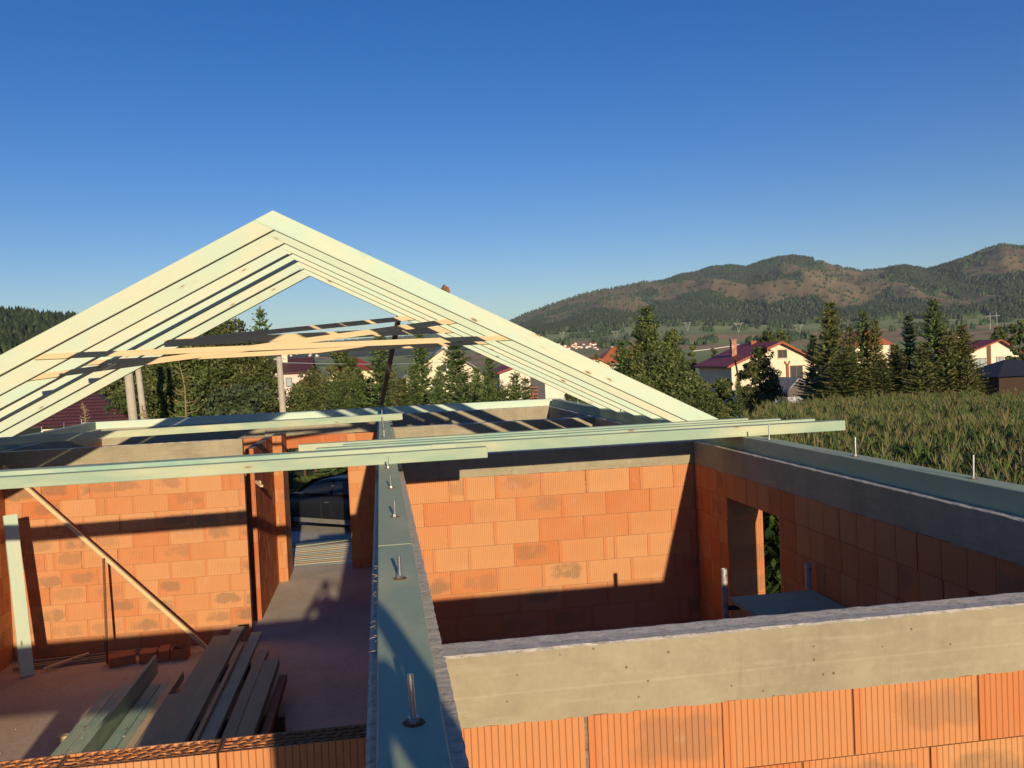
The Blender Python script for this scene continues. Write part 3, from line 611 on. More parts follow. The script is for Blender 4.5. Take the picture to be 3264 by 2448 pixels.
lath((-4.0, 8.255, 3.99), (1.2, 8.255, 4.49), 0.025, 0.068, 'slanting orange lath rising rightwards across the third rafter pair')
lath((-3.72, 9.075, 4.165), (2.0, 9.075, 4.225), 0.025, 0.06, 'shaded lath on the fourth rafter pair, just above the level one')
lath((-2.75, 10.01, 4.385), (1.35, 10.01, 4.43), 0.03, 0.10, 'wide shaded board on the fifth rafter pair with diagonal light stripes')
lath((-3.05, 11.04, 4.445), (1.0, 11.04, 4.70), 0.03, 0.072, 'topmost lath, rising gently across the farthest rafter pair')
timber('prop', (0.19, 15.2, 3.15), (0.545, 11.18, 4.76), 0.08, 0.05, M_GREY, None, 0.003, label='dark grey prop leaning from the far wall up to the farthest rafters', cat='timber prop')
mb = MB(); q = random.Random(3)
for i in range(4): mb.box(-0.05 + 0.004 * i, -0.03, 0.011 * i, 0.045 - 0.01 * i, 0.03 - 0.006 * i, 0.011 * i + 0.008, c=(0.3, 0.2, 0, 1))
mb.box(-0.045, -0.028, -0.004, -0.036, 0.028, 0.05, c=(0.3, 0.2, 0, 1)); mb.box(0.0, -0.028, -0.004, 0.007, 0.028, 0.04, c=(0.3, 0.2, 0, 1))
o = link('brick_shard', mb.mesh('brick_shard'), plain('shard_clay', (.28, .13, .07), .9, 0, .4, 30), label='broken brick shard lying on the nearest right rafter', cat='brick shard'); o.location = (0.92, 6.38, ZO - S * (0.92 - XA) + 0.008); o.rotation_euler = (0, math.atan(S), 0.3)

# boards lying across the plates
def board(p0, p1, wd, h, label, mat=None): return timber('timber_board', p0, p1, wd, h, mat or M_GREEN, None, 0.004, label=label, cat='timber', group='green timbers laid across the wall plates')
board((-5.6, 4.56, 3.142), (1.10, 4.86, 3.142), 0.12, 0.095, 'long green timber crossing the left half, frontmost of the loose timbers')
board((-5.5, 4.70, 3.142), (0.62, 4.985, 3.142), 0.12, 0.128, 'taller green timber directly behind the frontmost loose one')
board((-5.4, 4.87, 3.142), (0.85, 5.155, 3.142), 0.16, 0.118, 'flat green timber, third back from the viewer on the left half')
board((-0.05, 5.31, 3.142), (4.78, 5.40, 3.142), 0.14, 0.10, 'front green timber of the right group, its pale end over the cornfield')
board((-0.42, 5.40, 3.142), (4.55, 5.56, 3.142), 0.10, 0.118, 'second green timber of the right group')
board((-0.18, 5.53, 3.142), (4.25, 5.70, 3.142), 0.09, 0.128, 'third green timber of the right group')
board((-0.60, 5.66, 3.142), (3.95, 5.83, 3.142), 0.10, 0.14, 'rearmost green timber of the right group')
board((-5.6, 9.95, 3.142), (0.50, 10.95, 3.142), 0.14, 0.10, 'lone teal timber under the rafters ending just past the middle wall')

# left room: leaning post, diagonal batten, rod, bricks, planks
timber('leaning_post', (-4.74, 9.86, 0.0), (-4.93, 10.1, 2.17), 0.17, 0.05, M_RAFTER, None, 0.003, label='thick pale plank standing upright at the left edge', cat='plank')
timber('diagonal_batten', (-2.45, 10.27, 0.0), (-5.12, 10.42, 2.80), 0.05, 0.05, M_LATH, None, 0.002, label='long thin batten leaning diagonally against the left room wall', cat='batten')
mb = MB(); mb.tube((-3.757, 10.07, 0), (-3.80, 10.30, 1.44), 0.018, n=8)
tag(link('iron_rod', mb.mesh('iron_rod'), M_RUST), label='thin rusty rod standing upright against the orange wall', cat='rod')
def hollow_block(name, loc, rz, L, wd, h, label, tilt=0):
    mb = MB(); t = 0.012; cc = (0.7, 0.5, 0.6, 1); mb.box(-L / 2, -wd / 2, 0, L / 2, wd / 2, t, c=cc)
    mb.box(-L / 2, -wd / 2, t, L / 2, -wd / 2 + t, h, c=cc); mb.box(-L / 2, wd / 2 - t, t, L / 2, wd / 2, h, c=cc); mb.box(-L / 2, -wd / 2 + t, t, -L / 2 + t, wd / 2 - t, h, c=cc); mb.box(L / 2 - t, -wd / 2 + t, t, L / 2, wd / 2 - t, h, c=cc)
    if 'open' not in label: mb.box(-L / 2 + t, -wd / 2 + t, h - t, L / 2 - t, wd / 2 - t, h - 0.001, c=cc)
    o = link(name, mb.mesh(name), M_BRICK_PLAIN, label=label, cat='brick', group='cut bricks on the floor'); o.location = loc; o.rotation_euler = (R(tilt), 0, rz); return o
hollow_block('cut_brick', (-3.55, 10.02, 0), 0.35, 0.34, 0.22, 0.14, 'leftmost cut brick on the floor, lying slightly turned', 4)
hollow_block('cut_brick', (-3.20, 10.06, 0), 0.1, 0.22, 0.24, 0.14, 'second cut brick on the floor from the rod')
hollow_block('cut_brick', (-2.99, 10.08, 0), 0.1, 0.14, 0.30, 0.15, 'narrow cut brick between two wider ones on the floor')
hollow_block('cut_brick', (-2.77, 10.06, 0), 0.05, 0.22, 0.25, 0.15, 'open box-shaped cut brick holding the wrench')
mb = MB(); mb.obox((0, 0, 0), (0.17, 0, 0), 0.016, 0.006); 
for sgn in (1, -1): mb.obox((0.165, 0.004 * sgn, 0), (0.19, 0.02 * sgn, 0), 0.012, 0.008); mb.obox((0.19, 0.02 * sgn, 0), (0.215, 0.014 * sgn, 0), 0.012, 0.008)
mb.tube((-0.01, 0, -0.004), (-0.01, 0, 0.004), 0.016, n=10)
o = link('wrench', mb.mesh('wrench'), M_STEEL, label='small steel wrench sticking up out of the open cut brick', cat='wrench'); o.location = (-2.77, 10.10, 0.06); o.rotation_euler = (R(70), R(-52), R(-10)); o.scale = (1.2,) * 3
for i, (p0, p1) in enumerate([((-5.0, 10.35, 0.02), (-3.3, 10.5, 0.02)), ((-4.9, 10.2, 0.02), (-3.2, 10.38, 0.02)), ((-5.0, 10.1, 0.02), (-3.6, 10.25, 0.02))]):
    timber('floor_batten', p0, p1, 0.05, 0.03, M_GREY, None, 0.002, label=['rearmost grey batten on the floor along the left wall foot', 'middle grey batten on the floor behind the rod', 'front grey batten on the floor beside the leaning plank'][i], cat='batten', group='battens on the floor')
timber('floor_batten', (-4.55, 9.95, 0.03), (-4.1, 10.4, 0.06), 0.04, 0.03, M_LATH, None, 0.002, label='short pale batten lying askew on the floor by the leaning plank', cat='batten', group='battens on the floor')
def plank(x0, x1, y0, y1, z0, z1, mat, label, dx=0.0):
    xc = (x0 + x1) / 2; return timber('stacked_plank', (xc + dx, y0, z0), (xc, y1, z0), x1 - x0, z1 - z0, mat, None, 0.003, label=label, cat='plank', group='planks stacked in the left room')
D = -0.03
plank(-3.33, -3.20, 4.5, 8.55, 0.09, 0.14, M_GREEN, 'leftmost plank of the low stack, chips of white on it', D)
plank(-3.19, -3.06, 4.5, 8.75, 0.09, 0.145, M_GREEN, 'second plank of the low stack', D)
plank(-3.05, -2.92, 4.5, 8.9, 0.09, 0.15, M_OLDPLANK, 'third, browner plank of the low stack', D)
plank(-2.90, -2.86, 4.5, 9.15, 0.10, 0.34, M_GREEN, 'green board standing on its edge in the low stack', D)
plank(-2.84, -2.70, 4.5, 8.6, 0.09, 0.14, M_GREEN, 'green plank right of the board on edge', D)
plank(-2.69, -2.56, 4.5, 8.6, 0.09, 0.14, M_GREEN, 'sixth plank of the low stack, with wood chips', D)
plank(-2.55, -2.47, 4.5, 8.85, 0.09, 0.2, M_LATH, 'orange-brown batten along the right of the low stack', D)
plank(-2.45, -2.22, 4.5, 7.9, 0.12, 0.24, M_OLDPLANK, 'short dark plank between the low and the high stack')
plank(-2.24, -2.02, 4.4, 9.66, 0.33, 0.38, M_OLDPLANK, 'wide dusty plank on the left of the high stack')
plank(-2.01, -1.85, 4.4, 9.85, 0.36, 0.43, M_OLDPLANK, 'highest plank of the high stack')
plank(-1.83, -1.78, 4.4, 9.3, 0.30, 0.36, M_LATH, 'narrow brown batten lying in the high stack')
plank(-1.77, -1.62, 4.4, 9.9, 0.27, 0.32, M_GREEN, 'greenish plank right of the brown batten')
plank(-1.57, -1.44, 4.4, 9.1, 0.22, 0.30, M_OLDPLANK, 'dark plank next to the rightmost pair')
plank(-1.40, -1.22, 4.4, 8.4, 0.30, 0.38, M_OLDPLANK, 'rightmost high plank, ending short of the others')
plank(-1.19, -1.10, 4.4, 8.1, 0.20, 0.28, M_BROWN, 'low dark brown plank at the right of the stack')
for i, yy in enumerate((5.2, 7.0, 8.9)):
    timber('support_block', (-2.3, yy, 0.0), (-1.02 if i < 2 else -1.65, yy, 0.0), 0.1, 0.2, M_BROWN, None, 0.003, label=['block under the near end of the high plank stack', 'block under the middle of the high plank stack', 'block under the far end of the high plank stack'][i], cat='block', group='blocks under the planks')
timber('support_block', (-3.50, 7.35, 0.0), (-2.42, 7.35, 0.0), 0.09, 0.088, M_LATH, None, 0.003, label='pale block poking out left from under the low stack', cat='block', group='blocks under the planks')
qd = np.random.RandomState(4); n = 900; cx_ = np.where(qd.rand(n) < .5, qd.uniform(-3.4, -2.4, n), qd.uniform(-4.9, -0.3, n)); cy_ = qd.uniform(4.6, 11.5, n); onp = (cx_ > -3.33) & (cx_ < -2.57) & (cy_ < 8.5) & ~((cx_ > -2.95) & (cx_ < -2.84)) & (qd.rand(n) < .8)
cz_ = np.where(onp, 0.152, 0.006); okc = ~((cx_ > -2.5) & (cx_ < -1.0) & (cy_ < 9.9)); cx_, cy_, cz_ = cx_[okc], cy_[okc], cz_[okc]; n = len(cx_); an = qd.uniform(0, 6.28, n); lz = qd.uniform(.004, .016, n)
CHIPS = (cx_, cy_, cz_, an, lz)
# wooden clip on the passage wall
mb = MB(); mb.box(-0.02, -0.12, 0, 0.03, 0.14, 0.035); mb.box(-0.0, -0.03, 0.035, 0.02, 0.03, 0.07)
o = link('timber_offcut', mb.mesh('timber_offcut'), M_LATH, label='small pale offcut stuck out of the doorway jamb in the passage', cat='offcut'); o.location = (-1.80, 11.62, 2.18); o.rotation_euler = (0.2, 0.2, 0.5)

# scaffold in the right room
sc = empty('scaffold', (3.2, 3.75, 0), label='low tube scaffold with a dark platform standing in the right room', cat='scaffold')
def part(name, mb, mat, parent, **k):
    o = link(name, mb.mesh(name), mat, **k); o.parent = parent; o.matrix_parent_inverse = Matrix.Translation(-Vector(parent.location)); return o
for x, ht in ((2.845, 2.25), (3.56, 2.245)):
    for y in (3.78, 1.9):
        mb = MB(); h_ = ht if y > 3 else 2.05; n = 16
        mb.tube((x, y, 0), (x, y, h_), 0.0245, n=n, cap=False); mb.tube((x, y, h_), (x, y, 0.5), 0.020, n=n, cap=False)
        for i in range(n):
            a, b = 2 * math.pi * i / n, 2 * math.pi * (i + 1) / n
            mb.face([(x + rr * math.cos(t), y + rr * math.sin(t), h_) for rr, t in ((0.020, a), (0.0245, a), (0.0245, b), (0.020, b))])
        mb.tube((x + 0.006, y - 0.026, h_ - 0.05), (x + 0.006, y - 0.0243, h_ - 0.05), 0.007, n=8, m=1)
        part('tube', mb, [M_TUBE, M_DARKMETAL], sc)
mb = MB(); mb.box(2.86, 1.85, 2.0, 3.56, 3.72, 2.035); part('platform', mb, M_OLDPLANK, sc)
mb = MB(); mb.tube((2.86, 3.78, 1.93), (3.55, 3.78, 1.93), 0.02); part('crossbar', mb, M_DARKMETAL, sc); mb = MB(); mb.tube((2.86, 1.9, 1.93), (3.55, 1.9, 1.93), 0.02); part('crossbar', mb, M_DARKMETAL, sc)
mb = MB(); mb.tube((2.85, 3.76, 1.6), (3.12, 3.3, 2.0), 0.018); part('brace', mb, M_DARKMETAL, sc); mb = MB(); mb.tube((3.55, 3.76, 1.6), (3.3, 3.3, 2.0), 0.018); part('brace', mb, M_DARKMETAL, sc)

# ------------------------------------------------------------------ vegetation
def quads(C, U_, W_):   # centre, half-length axis, half-width axis
    k = len(C); V = np.stack([C - U_ * 0.9 - W_ * 0.3, C - U_ * 0.1 + W_, C + U_, C - U_ * 0.1 - W_], 1).reshape(-1, 3)
    return V
def conifer_mesh(seed, h, r, dens=1.0, droop=0.35, name='crown', gap=0.0):
    q = np.random.RandomState(seed); C = []; U_ = []; W_ = []; rd = []; z = h * 0.06; TV = []
    while z < h * 0.985:
        t = z / h; rad = r * (1 - t) ** 0.72 * q.uniform(0.72, 1.12) + 0.05; nb = int(q.randint(6, 10) * dens); a0 = q.uniform(0, 6.28)
        for b in range(nb):
            a = a0 + b * 6.283 / nb + q.uniform(-.3, .3); L = rad * q.uniform(0.6, 1.15); d = np.array([math.cos(a), math.sin(a), 0]); sd = np.array([-d[1], d[0], 0])
            slope = 0.55 * t + 0.05 - droop * (1 - t); zb = z + q.uniform(-.08, .08); n = max(3, int(L / 0.085)); shade = q.uniform(-0.2, 0.2)
            for i in range(n):
                s = (i + 0.6) / n; p = d * L * s + np.array([0, 0, zb + L * s * slope + 0.16 * L * s * s])
                tl = (0.10 + 0.30 * min(L, 1.5) * (1 - s)) * q.uniform(0.7, 1.2)
                for sg in (1, -1):
                    ax = d * 0.6 + sd * sg * 0.85 + np.array([0, 0, q.uniform(-0.45, 0.02)]); ax /= np.linalg.norm(ax)
                    wv = np.cross(ax, [0, 0, 1]) * 0.5 + np.array([q.uniform(-.5, .5), q.uniform(-.5, .5), 0.5]); wv /= np.linalg.norm(wv)
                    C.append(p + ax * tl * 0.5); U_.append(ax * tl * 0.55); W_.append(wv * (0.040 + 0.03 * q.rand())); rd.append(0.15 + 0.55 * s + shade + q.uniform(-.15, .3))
                if i == n - 1:
                    C.append(p + d * 0.05); U_.append(d * 0.11); W_.append(sd * 0.035); rd.append(0.8)
        z += h * 0.030 * q.uniform(0.7, 1.25) * (1 + gap)
    for i in range(10):
        a = q.uniform(0, 6.28); C.append(np.array([0, 0, h * (0.95 + 0.005 * i)])); U_.append(np.array([math.cos(a) * .09, math.sin(a) * .09, 0.1])); W_.append(np.array([0.01, 0.01, 0.025])); rd.append(0.9)
    V = quads(np.array(C), np.array(U_), np.array(W_)); k = len(C)
    return fastmesh(name, V, np.arange(4 * k).reshape(k, 4), np.clip(rd, 0, 1))
def trunk_mesh(h, r, seed=0, lean=0.0, limbs=0, lr=1.0, name='trunk'):
    q = random.Random(seed); mb = MB(); p = Vector((0, 0, -0.8)); n = 7
    for i in range(n):
        p2 = Vector((q.uniform(-.03, .03) * h * .3 + lean * (i + 1) / n, q.uniform(-.03, .03) * h * .3, h * (i + 1) / n)); mb.tube(p, p2, r * (1 - i / n) + 0.01, r * (1 - (i + 1) / n) + 0.01, 7, cap=False)
        for k in range(limbs if 0 < i < n - 1 else 0):
            a = q.uniform(0, 6.28); l = lr * q.uniform(.5, 1) * (1 - i / n * .5); e = p2 + Vector((math.cos(a) * l, math.sin(a) * l, l * q.uniform(.4, .9))); mb.tube(p2, e, r * .4 * (1 - i / n), 0.015, 5, cap=False)
        p = p2
    return mb.mesh(name, merge=True, smooth=True)
def broad_mesh(seed, h, rx, leaf=0.09, n=9000, clumps=70, low=0.12, name='crown', top=0.0):
    q = np.random.RandomState(seed); cc = []
    while len(cc) < clumps:
        p = q.uniform(-1, 1, 3); d = np.linalg.norm(p)
        if d > 1 or d < 0.35: continue
        lump = 0.72 + 0.4 * vnoise(p[0] * 2 + 5, p[1] * 2 + p[2] * 3, seed)
        taper = 1 - top * max(0, p[2])
        cc.append([p[0] * rx * lump * taper, p[1] * rx * lump * taper, h * (low + (1 - low) * (p[2] * lump * 0.5 + 0.5))])
    cc = np.array(cc); cs = q.uniform(0.16, 0.36, clumps) * rx; ct = q.uniform(-0.25, 0.25, clumps); i = q.randint(0, clumps, n)
    d = q.normal(size=(n, 3)); d /= np.linalg.norm(d, axis=1)[:, None]; rr = q.uniform(0.5, 1.05, n) ** 0.6
    C = cc[i] + d * (cs[i] * rr)[:, None] * np.array([1, 1, 0.75]); a = d + q.normal(size=(n, 3)) * 0.7; a /= np.linalg.norm(a, axis=1)[:, None]
    b = np.cross(a, q.normal(size=(n, 3))); b /= np.linalg.norm(b, axis=1)[:, None]; sz = leaf * q.uniform(0.6, 1.4, n)
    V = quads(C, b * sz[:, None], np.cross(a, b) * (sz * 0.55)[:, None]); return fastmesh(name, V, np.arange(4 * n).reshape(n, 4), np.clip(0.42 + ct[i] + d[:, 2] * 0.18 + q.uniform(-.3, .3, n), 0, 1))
cx_, cy_, cz_, an, lz = CHIPS
Vc = quads(np.stack([cx_, cy_, cz_], -1), np.stack([np.cos(an) * lz, np.sin(an) * lz, lz * .3], -1), np.stack([-np.sin(an) * lz * .35, np.cos(an) * lz * .35, lz * .3], -1))
link('wood_chips', fastmesh('wood_chips', Vc, np.arange(4 * len(cx_)).reshape(-1, 4)), M_LATH, label='pale wood chips strewn over the floor and the low planks', kind='stuff', cat='wood chips')
def from_view(xv, D):   # world x,y at forward distance D (along +Y from the viewer) for a bearing given by xv
    a = yaw + math.atan((xv - 1106) / 1926); return CAM.x + D * math.tan(a), CAM.y + D
def ztop(xv, yv, D):
    a = yaw + math.atan((xv - 1106) / 1926); dz = D / math.cos(a) * math.cos(a - yaw); return CAM.z + (hor(xv) - yv) / 1926 * dz
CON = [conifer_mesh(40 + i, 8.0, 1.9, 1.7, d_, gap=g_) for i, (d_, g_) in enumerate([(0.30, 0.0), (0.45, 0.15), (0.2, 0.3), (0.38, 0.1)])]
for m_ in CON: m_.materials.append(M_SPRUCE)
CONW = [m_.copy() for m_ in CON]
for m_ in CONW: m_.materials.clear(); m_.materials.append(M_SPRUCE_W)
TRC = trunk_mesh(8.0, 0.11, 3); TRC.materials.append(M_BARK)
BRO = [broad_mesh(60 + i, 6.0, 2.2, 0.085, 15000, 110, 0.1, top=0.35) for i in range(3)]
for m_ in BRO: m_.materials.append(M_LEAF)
BRO2 = [m_.copy() for m_ in BRO[:2]]
for m_ in BRO2: m_.materials.clear(); m_.materials.append(M_LEAF2)
TRB = trunk_mesh(5.0, 0.13, 5, limbs=3, lr=1.4); TRB.materials.append(M_BARK)
def tree(kind, xv, yv, D, wv, label, group=None, var=0, cat=None, hmul=1.0, zb=None):
    x, y = from_view(xv, D); zt = ztop(xv, yv, D); z0 = ground_z(x, y) if zb is None else zb; h = max(0.6, (zt - z0) / hmul); wd = wv / 1926 * D
    if kind in ('c', 'w'): cm, tm, H, RW, nm = (CON if kind == 'c' else CONW)[var % 4], TRC, 8.0, 2.9, 'spruce_tree'
    elif kind == 'b': cm, tm, H, RW, nm = BRO[var % 3], TRB, 6.0, 4.4, 'leafy_tree'
    else: cm, tm, H, RW, nm = BRO2[var % 2], TRB, 6.0, 4.4, 'leafy_tree'
    r = empty(nm, (x, y, z0), rng.uniform(0, 6.28), label=label, cat=cat or 'tree', group=group); r.scale = (wd / RW, wd / RW, h / H)
    for n_, m_ in (('crown', cm), ('trunk', tm)):
        o = bpy.data.objects.new(n_, m_); COL.objects.link(o); o.parent = r
    return r
G1 = 'trees behind the far wall'; G2 = 'tall spruces beyond the cornfield'; G3 = 'trees right of the roof frames'
# left mass
def unique_broad(name, xv, yv, D, wv, mat, n, leaf, seed, label, clumps=160, top=0.3, cat='tree', low=0.02, group=None, base=None):
    x, y = from_view(xv, D); z0 = ground_z(x, y) if base is None else base; h = (ztop(xv, yv, D) - z0) * 1.10; rx = wv / 1926 * D / 2
    r = empty(name, (x, y, z0), label=label, cat=cat, group=group); o = link('crown', broad_mesh(seed, h, rx, leaf, n, clumps, low, top=top), mat, r)
    link('trunk', trunk_mesh(h * 0.85, 0.03 * h, seed, limbs=3, lr=rx * 0.7), M_BARK, r); return r
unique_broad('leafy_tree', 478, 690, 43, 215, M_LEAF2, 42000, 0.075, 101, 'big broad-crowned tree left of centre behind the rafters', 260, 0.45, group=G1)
unique_broad('leafy_tree', 410, 735, 42, 200, M_LEAF, 36000, 0.075, 102, 'dark green tree filling the gap beneath the left rafters', 240, 0.3, group=G1)
unique_broad('leafy_tree', 340, 775, 41, 190, M_LEAF, 30000, 0.07, 103, 'dark leafy tree directly behind the twin concrete pole', 200, 0.3, group=G1)
unique_broad('leafy_tree', 235, 812, 50, 150, M_LEAF, 22000, 0.08, 104, 'dark leafy tree behind the maroon hipped roof', 160, 0.3, group=G1)
unique_broad('leafy_tree', 545, 740, 44, 110, M_LEAF2, 22000, 0.075, 105, 'darker tree standing just left of the pale pink house', 150, 0.2, group=G1)
tree('c', 571, 661, 45, 120, 'pointed larch-like tree whose tip rises above the laths', G1, 2)
unique_broad('willow_bush', 515, 862, 27, 190, M_WILLOW, 26000, 0.07, 106, 'grey-green feathery bush just over the far wall plate', 200, 0.0, 'bush', 0.0)
unique_broad('willow_bush', 245, 889, 27, 62, M_WILLOW, 9000, 0.055, 107, 'small blue-green bush in front of the maroon roof', 60, 0.0, 'bush', 0.0)
unique_broad('leafy_bush', 395, 872, 28, 60, M_GRASS, 8000, 0.06, 108, 'bright green bush at the foot of the bare sapling', 60, 0.0, 'bush', 0.0)
# bare saplings
def sapling(xv, yv, D, hv, label, seed):
    q = random.Random(seed); x, y = from_view(xv, D); zt = ztop(xv, yv, D); h = hv / 1926 * D; r = empty('bare_sapling', (x, y, zt - h), label=label, cat='sapling', group='thin bare saplings')
    mb = MB(); mb.tube((0, 0, -1.8), (h * .02, 0, h * .55), 0.03, 0.02, 6); mb.tube((h * .02, 0, h * .55), (-h * .06, 0, h), 0.02, 0.006, 6); link('trunk', mb.mesh('trunk', smooth=True), M_TWIG, r)
    mb = MB()
    for i in range(26):
        t = q.uniform(.05, .9); a = q.uniform(0, 6.28); l = h * .28 * (1 - t * .75); z = h * t; b = Vector((h * .02 * (1 if t < .55 else 1 - (t - .55) * 8), 0, z)); m1 = b + Vector((math.cos(a) * l * .6, math.sin(a) * l * .6, l * .1)); e = b + Vector((math.cos(a) * l, math.sin(a) * l, l * .5)); mb.tube(b, m1, 0.012, 0.009, 5, cap=False); mb.tube(m1, e, 0.009, 0.004, 5, cap=False)
    link('crown', mb.mesh('crown', smooth=True), M_TWIG, r)
sapling(397, 775, 27, 130, 'tall bare sapling in front of the dark trees', 1)
sapling(307, 872, 24, 45, 'short bare sapling at the foot of the twin pole', 2)
sapling(180, 868, 24, 50, 'short bare sapling in front of the maroon roof', 3)
# middle group
unique_broad('leafy_tree', 742, 752, 52, 86, M_LEAF, 16000, 0.085, 111, 'rounded green tree in front of the red roofs', 110, 0.2, group=G1)
unique_broad('leafy_tree', 672, 806, 46, 120, M_LEAF2, 20000, 0.07, 112, 'leafy tree covering the lower half of the pink house', 150, 0.3, group=G1)
unique_broad('leafy_tree', 745, 812, 48, 110, M_LEAF2, 20000, 0.075, 113, 'olive leafy tree between the pink house and the dark prop', 150, 0.3, group=G1)
tree('c', 728, 822, 41, 100, 'young spruce with a bare pale leader, left of the dark prop', G1, 1)
tree('c', 776, 792, 42, 96, 'young spruce with a pale leader just left of the dark prop', G1, 0)
tree('c', 824, 716, 40, 130, 'tall blue-green spruce crossed by the dark prop', G1, 3)
tree('w', 850, 800, 40, 70, 'small spruce to the right of the dark prop', G1, 2)
tree('c', 911, 716, 38, 118, 'slim tall spruce left of the cream gable', G1, 1)
tree('c', 985, 738, 37, 168, 'broad spruce standing in front of the cream gable', G1, 0)
tree('c', 1058, 768, 38, 108, 'narrow spruce between the cream gable and the white house', G1, 2)
tree('c', 1113, 800, 33, 110, 'bushy spruce covering the white house wall', G1, 3)
tree('c', 950, 788, 33, 90, 'low spruce at the foot of the cream gable', G1, 1)
tree('c', 1030, 792, 32, 96, 'low spruce right of the broad one', G1, 0)
unique_broad('leafy_bush', 812, 862, 40, 34, M_GRASS, 4000, 0.05, 115, 'small yellow-green bush beside the dark prop', 40, 0.0, 'bush', 0.0)
unique_broad('leafy_bush', 1232, 843, 30, 80, M_LEAF, 12000, 0.06, 116, 'dark rounded bush under the rafters by the pale house wall', 90, 0.0, 'bush', 0.0)
for i, (k_, xv, yv, D_, wv_, lb) in enumerate([('b', 650, 838, 30, 80, 'low bush-like tree at the foot of the pale pink house'), ('o', 700, 832, 29, 84, 'low olive tree just over the wall plate left of the young spruces'), ('b', 765, 838, 27, 70, 'low green tree between the two young spruces'), ('c', 800, 826, 31, 84, 'stubby spruce at the foot of the tall blue-green one'),
    ('w', 868, 828, 30, 84, 'stubby brownish spruce right of the prop foot'), ('c', 893, 800, 34, 80, 'mid-height spruce at the left eave of the cream gable'), ('c', 940, 826, 29, 74, 'short spruce under the cream gable window'), ('c', 1000, 812, 31, 90, 'spreading spruce skirt before the cream gable'), ('c', 1052, 826, 29, 76, 'short spruce between the two pale houses'), ('b', 1082, 832, 29, 70, 'low leafy tree at the left of the white house'), ('c', 1135, 826, 30, 70, 'short spruce beside the dark recessed balcony')]):
    tree(k_, xv, yv - 14, D_ if xv > 860 else 43 + i, wv_ * 1.45, lb, G1, i)
# right of frames
def bigbroad(xv, yv, D, wv, n, seed, label, mat=M_LEAF): return unique_broad('leafy_tree', xv, yv, D, wv, mat, n, 0.075, seed, label, 200, 0.75, group=G3)
tree('c', 1400, 660, 44, 170, 'tallest slim birch-like spruce right of the rafters', G3, 0)
bigbroad(1400, 705, 43, 150, 26000, 121, 'dense green tree surrounding the tallest spruce')
tree('c', 1345, 735, 42, 130, 'spruce on the left flank of the dense green trees', G3, 1)
bigbroad(1455, 733, 44, 100, 20000, 122, 'rounded green crown right of the tallest spruce')
bigbroad(1420, 780, 38, 230, 36000, 123, 'wide low green tree sloping down behind the rafters')
bigbroad(1500, 812, 40, 130, 20000, 124, 'low green tree left of the white board fence')
bigbroad(1372, 800, 37, 130, 20000, 125, 'low green tree half hidden by the nearest rafter')
tree('c', 1290, 760, 46, 60, 'small spruce in front of the orange roofs', G3, 2)
unique_broad('leafy_tree', 1545, 748, 110, 30, M_LEAF, 5000, 0.16, 126, 'small round tree left of the red-roofed house', 50, 0.1)
unique_broad('leafy_tree', 1500, 758, 100, 40, M_LEAF, 6000, 0.16, 127, 'dark tree left of the small round one by the red-roofed house', 50, 0.1)
tree('c', 1594, 812, 60, 40, 'thin little spruce in front of the board fence', None, 1)
unique_broad('leafy_bush', 1560, 815, 66, 60, M_LEAF, 9000, 0.1, 128, 'dark bush in the shade of the red-roofed house', 70, 0.2, 'bush', 0.0)
unique_broad('leafy_tree', 1640, 766, 64, 108, M_LEAF2, 15000, 0.095, 129, 'loose apple-like tree in front of the cream gable with red roof', 100, 0.3)
unique_broad('leafy_tree', 1680, 716, 170, 80, M_LEAF, 10000, 0.28, 130, 'green tree rising behind the red-roofed house', 80, 0.3)
for i, (xv, yv, wv, D, k_, lb) in enumerate([(1798, 650, 88, 55, 'w', 'leftmost tall spruce, with brown cones near the tip'), (1760, 722, 62, 58, 'c', 'lower spruce on the left shoulder of the leftmost tall one'), (1836, 700, 70, 57, 'w', 'stout spruce between the first two tall tips'), (1869, 666, 62, 57, 'c', 'second tall spruce from the left in the row beyond the corn'),
    (1893, 690, 58, 56, 'w', 'spruce leaning close to the right of the second tall one'), (1935, 742, 80, 56, 'w', 'lowest rounded spruce in the middle of the row'), (1968, 676, 66, 58, 'c', 'thin-topped spruce right of the middle of the row'), (2021, 640, 84, 55, 'c', 'darkest and tallest spruce of the row'),
    (2052, 712, 72, 54, 'w', 'spruce right of the darkest one'), (2080, 700, 86, 56, 'w', 'rusty-tinged spruce at the right end of the row'), (1995, 735, 80, 53, 'w', 'bushy spruce in front of the darkest one'), (1820, 760, 110, 52, 'w', 'broad low spruce at the left foot of the row'), (2095, 765, 60, 53, 'w', 'low spruce skirt at the right end of the row'), (1905, 775, 90, 52, 'w', 'low wide spruce in the middle foot of the row')]):
    tree(k_, xv, yv, D, wv * 1.55, lb, G2, i)
unique_broad('leafy_tree', 2206, 700, 120, 50, M_LEAF, 8000, 0.2, 140, 'dark tree at the right edge above the cream house', 70, 0.2)
unique_broad('leafy_tree', 2168, 716, 210, 60, M_LEAF, 7000, 0.35, 141, 'pale green trees behind the house at the right edge', 70, 0.1)

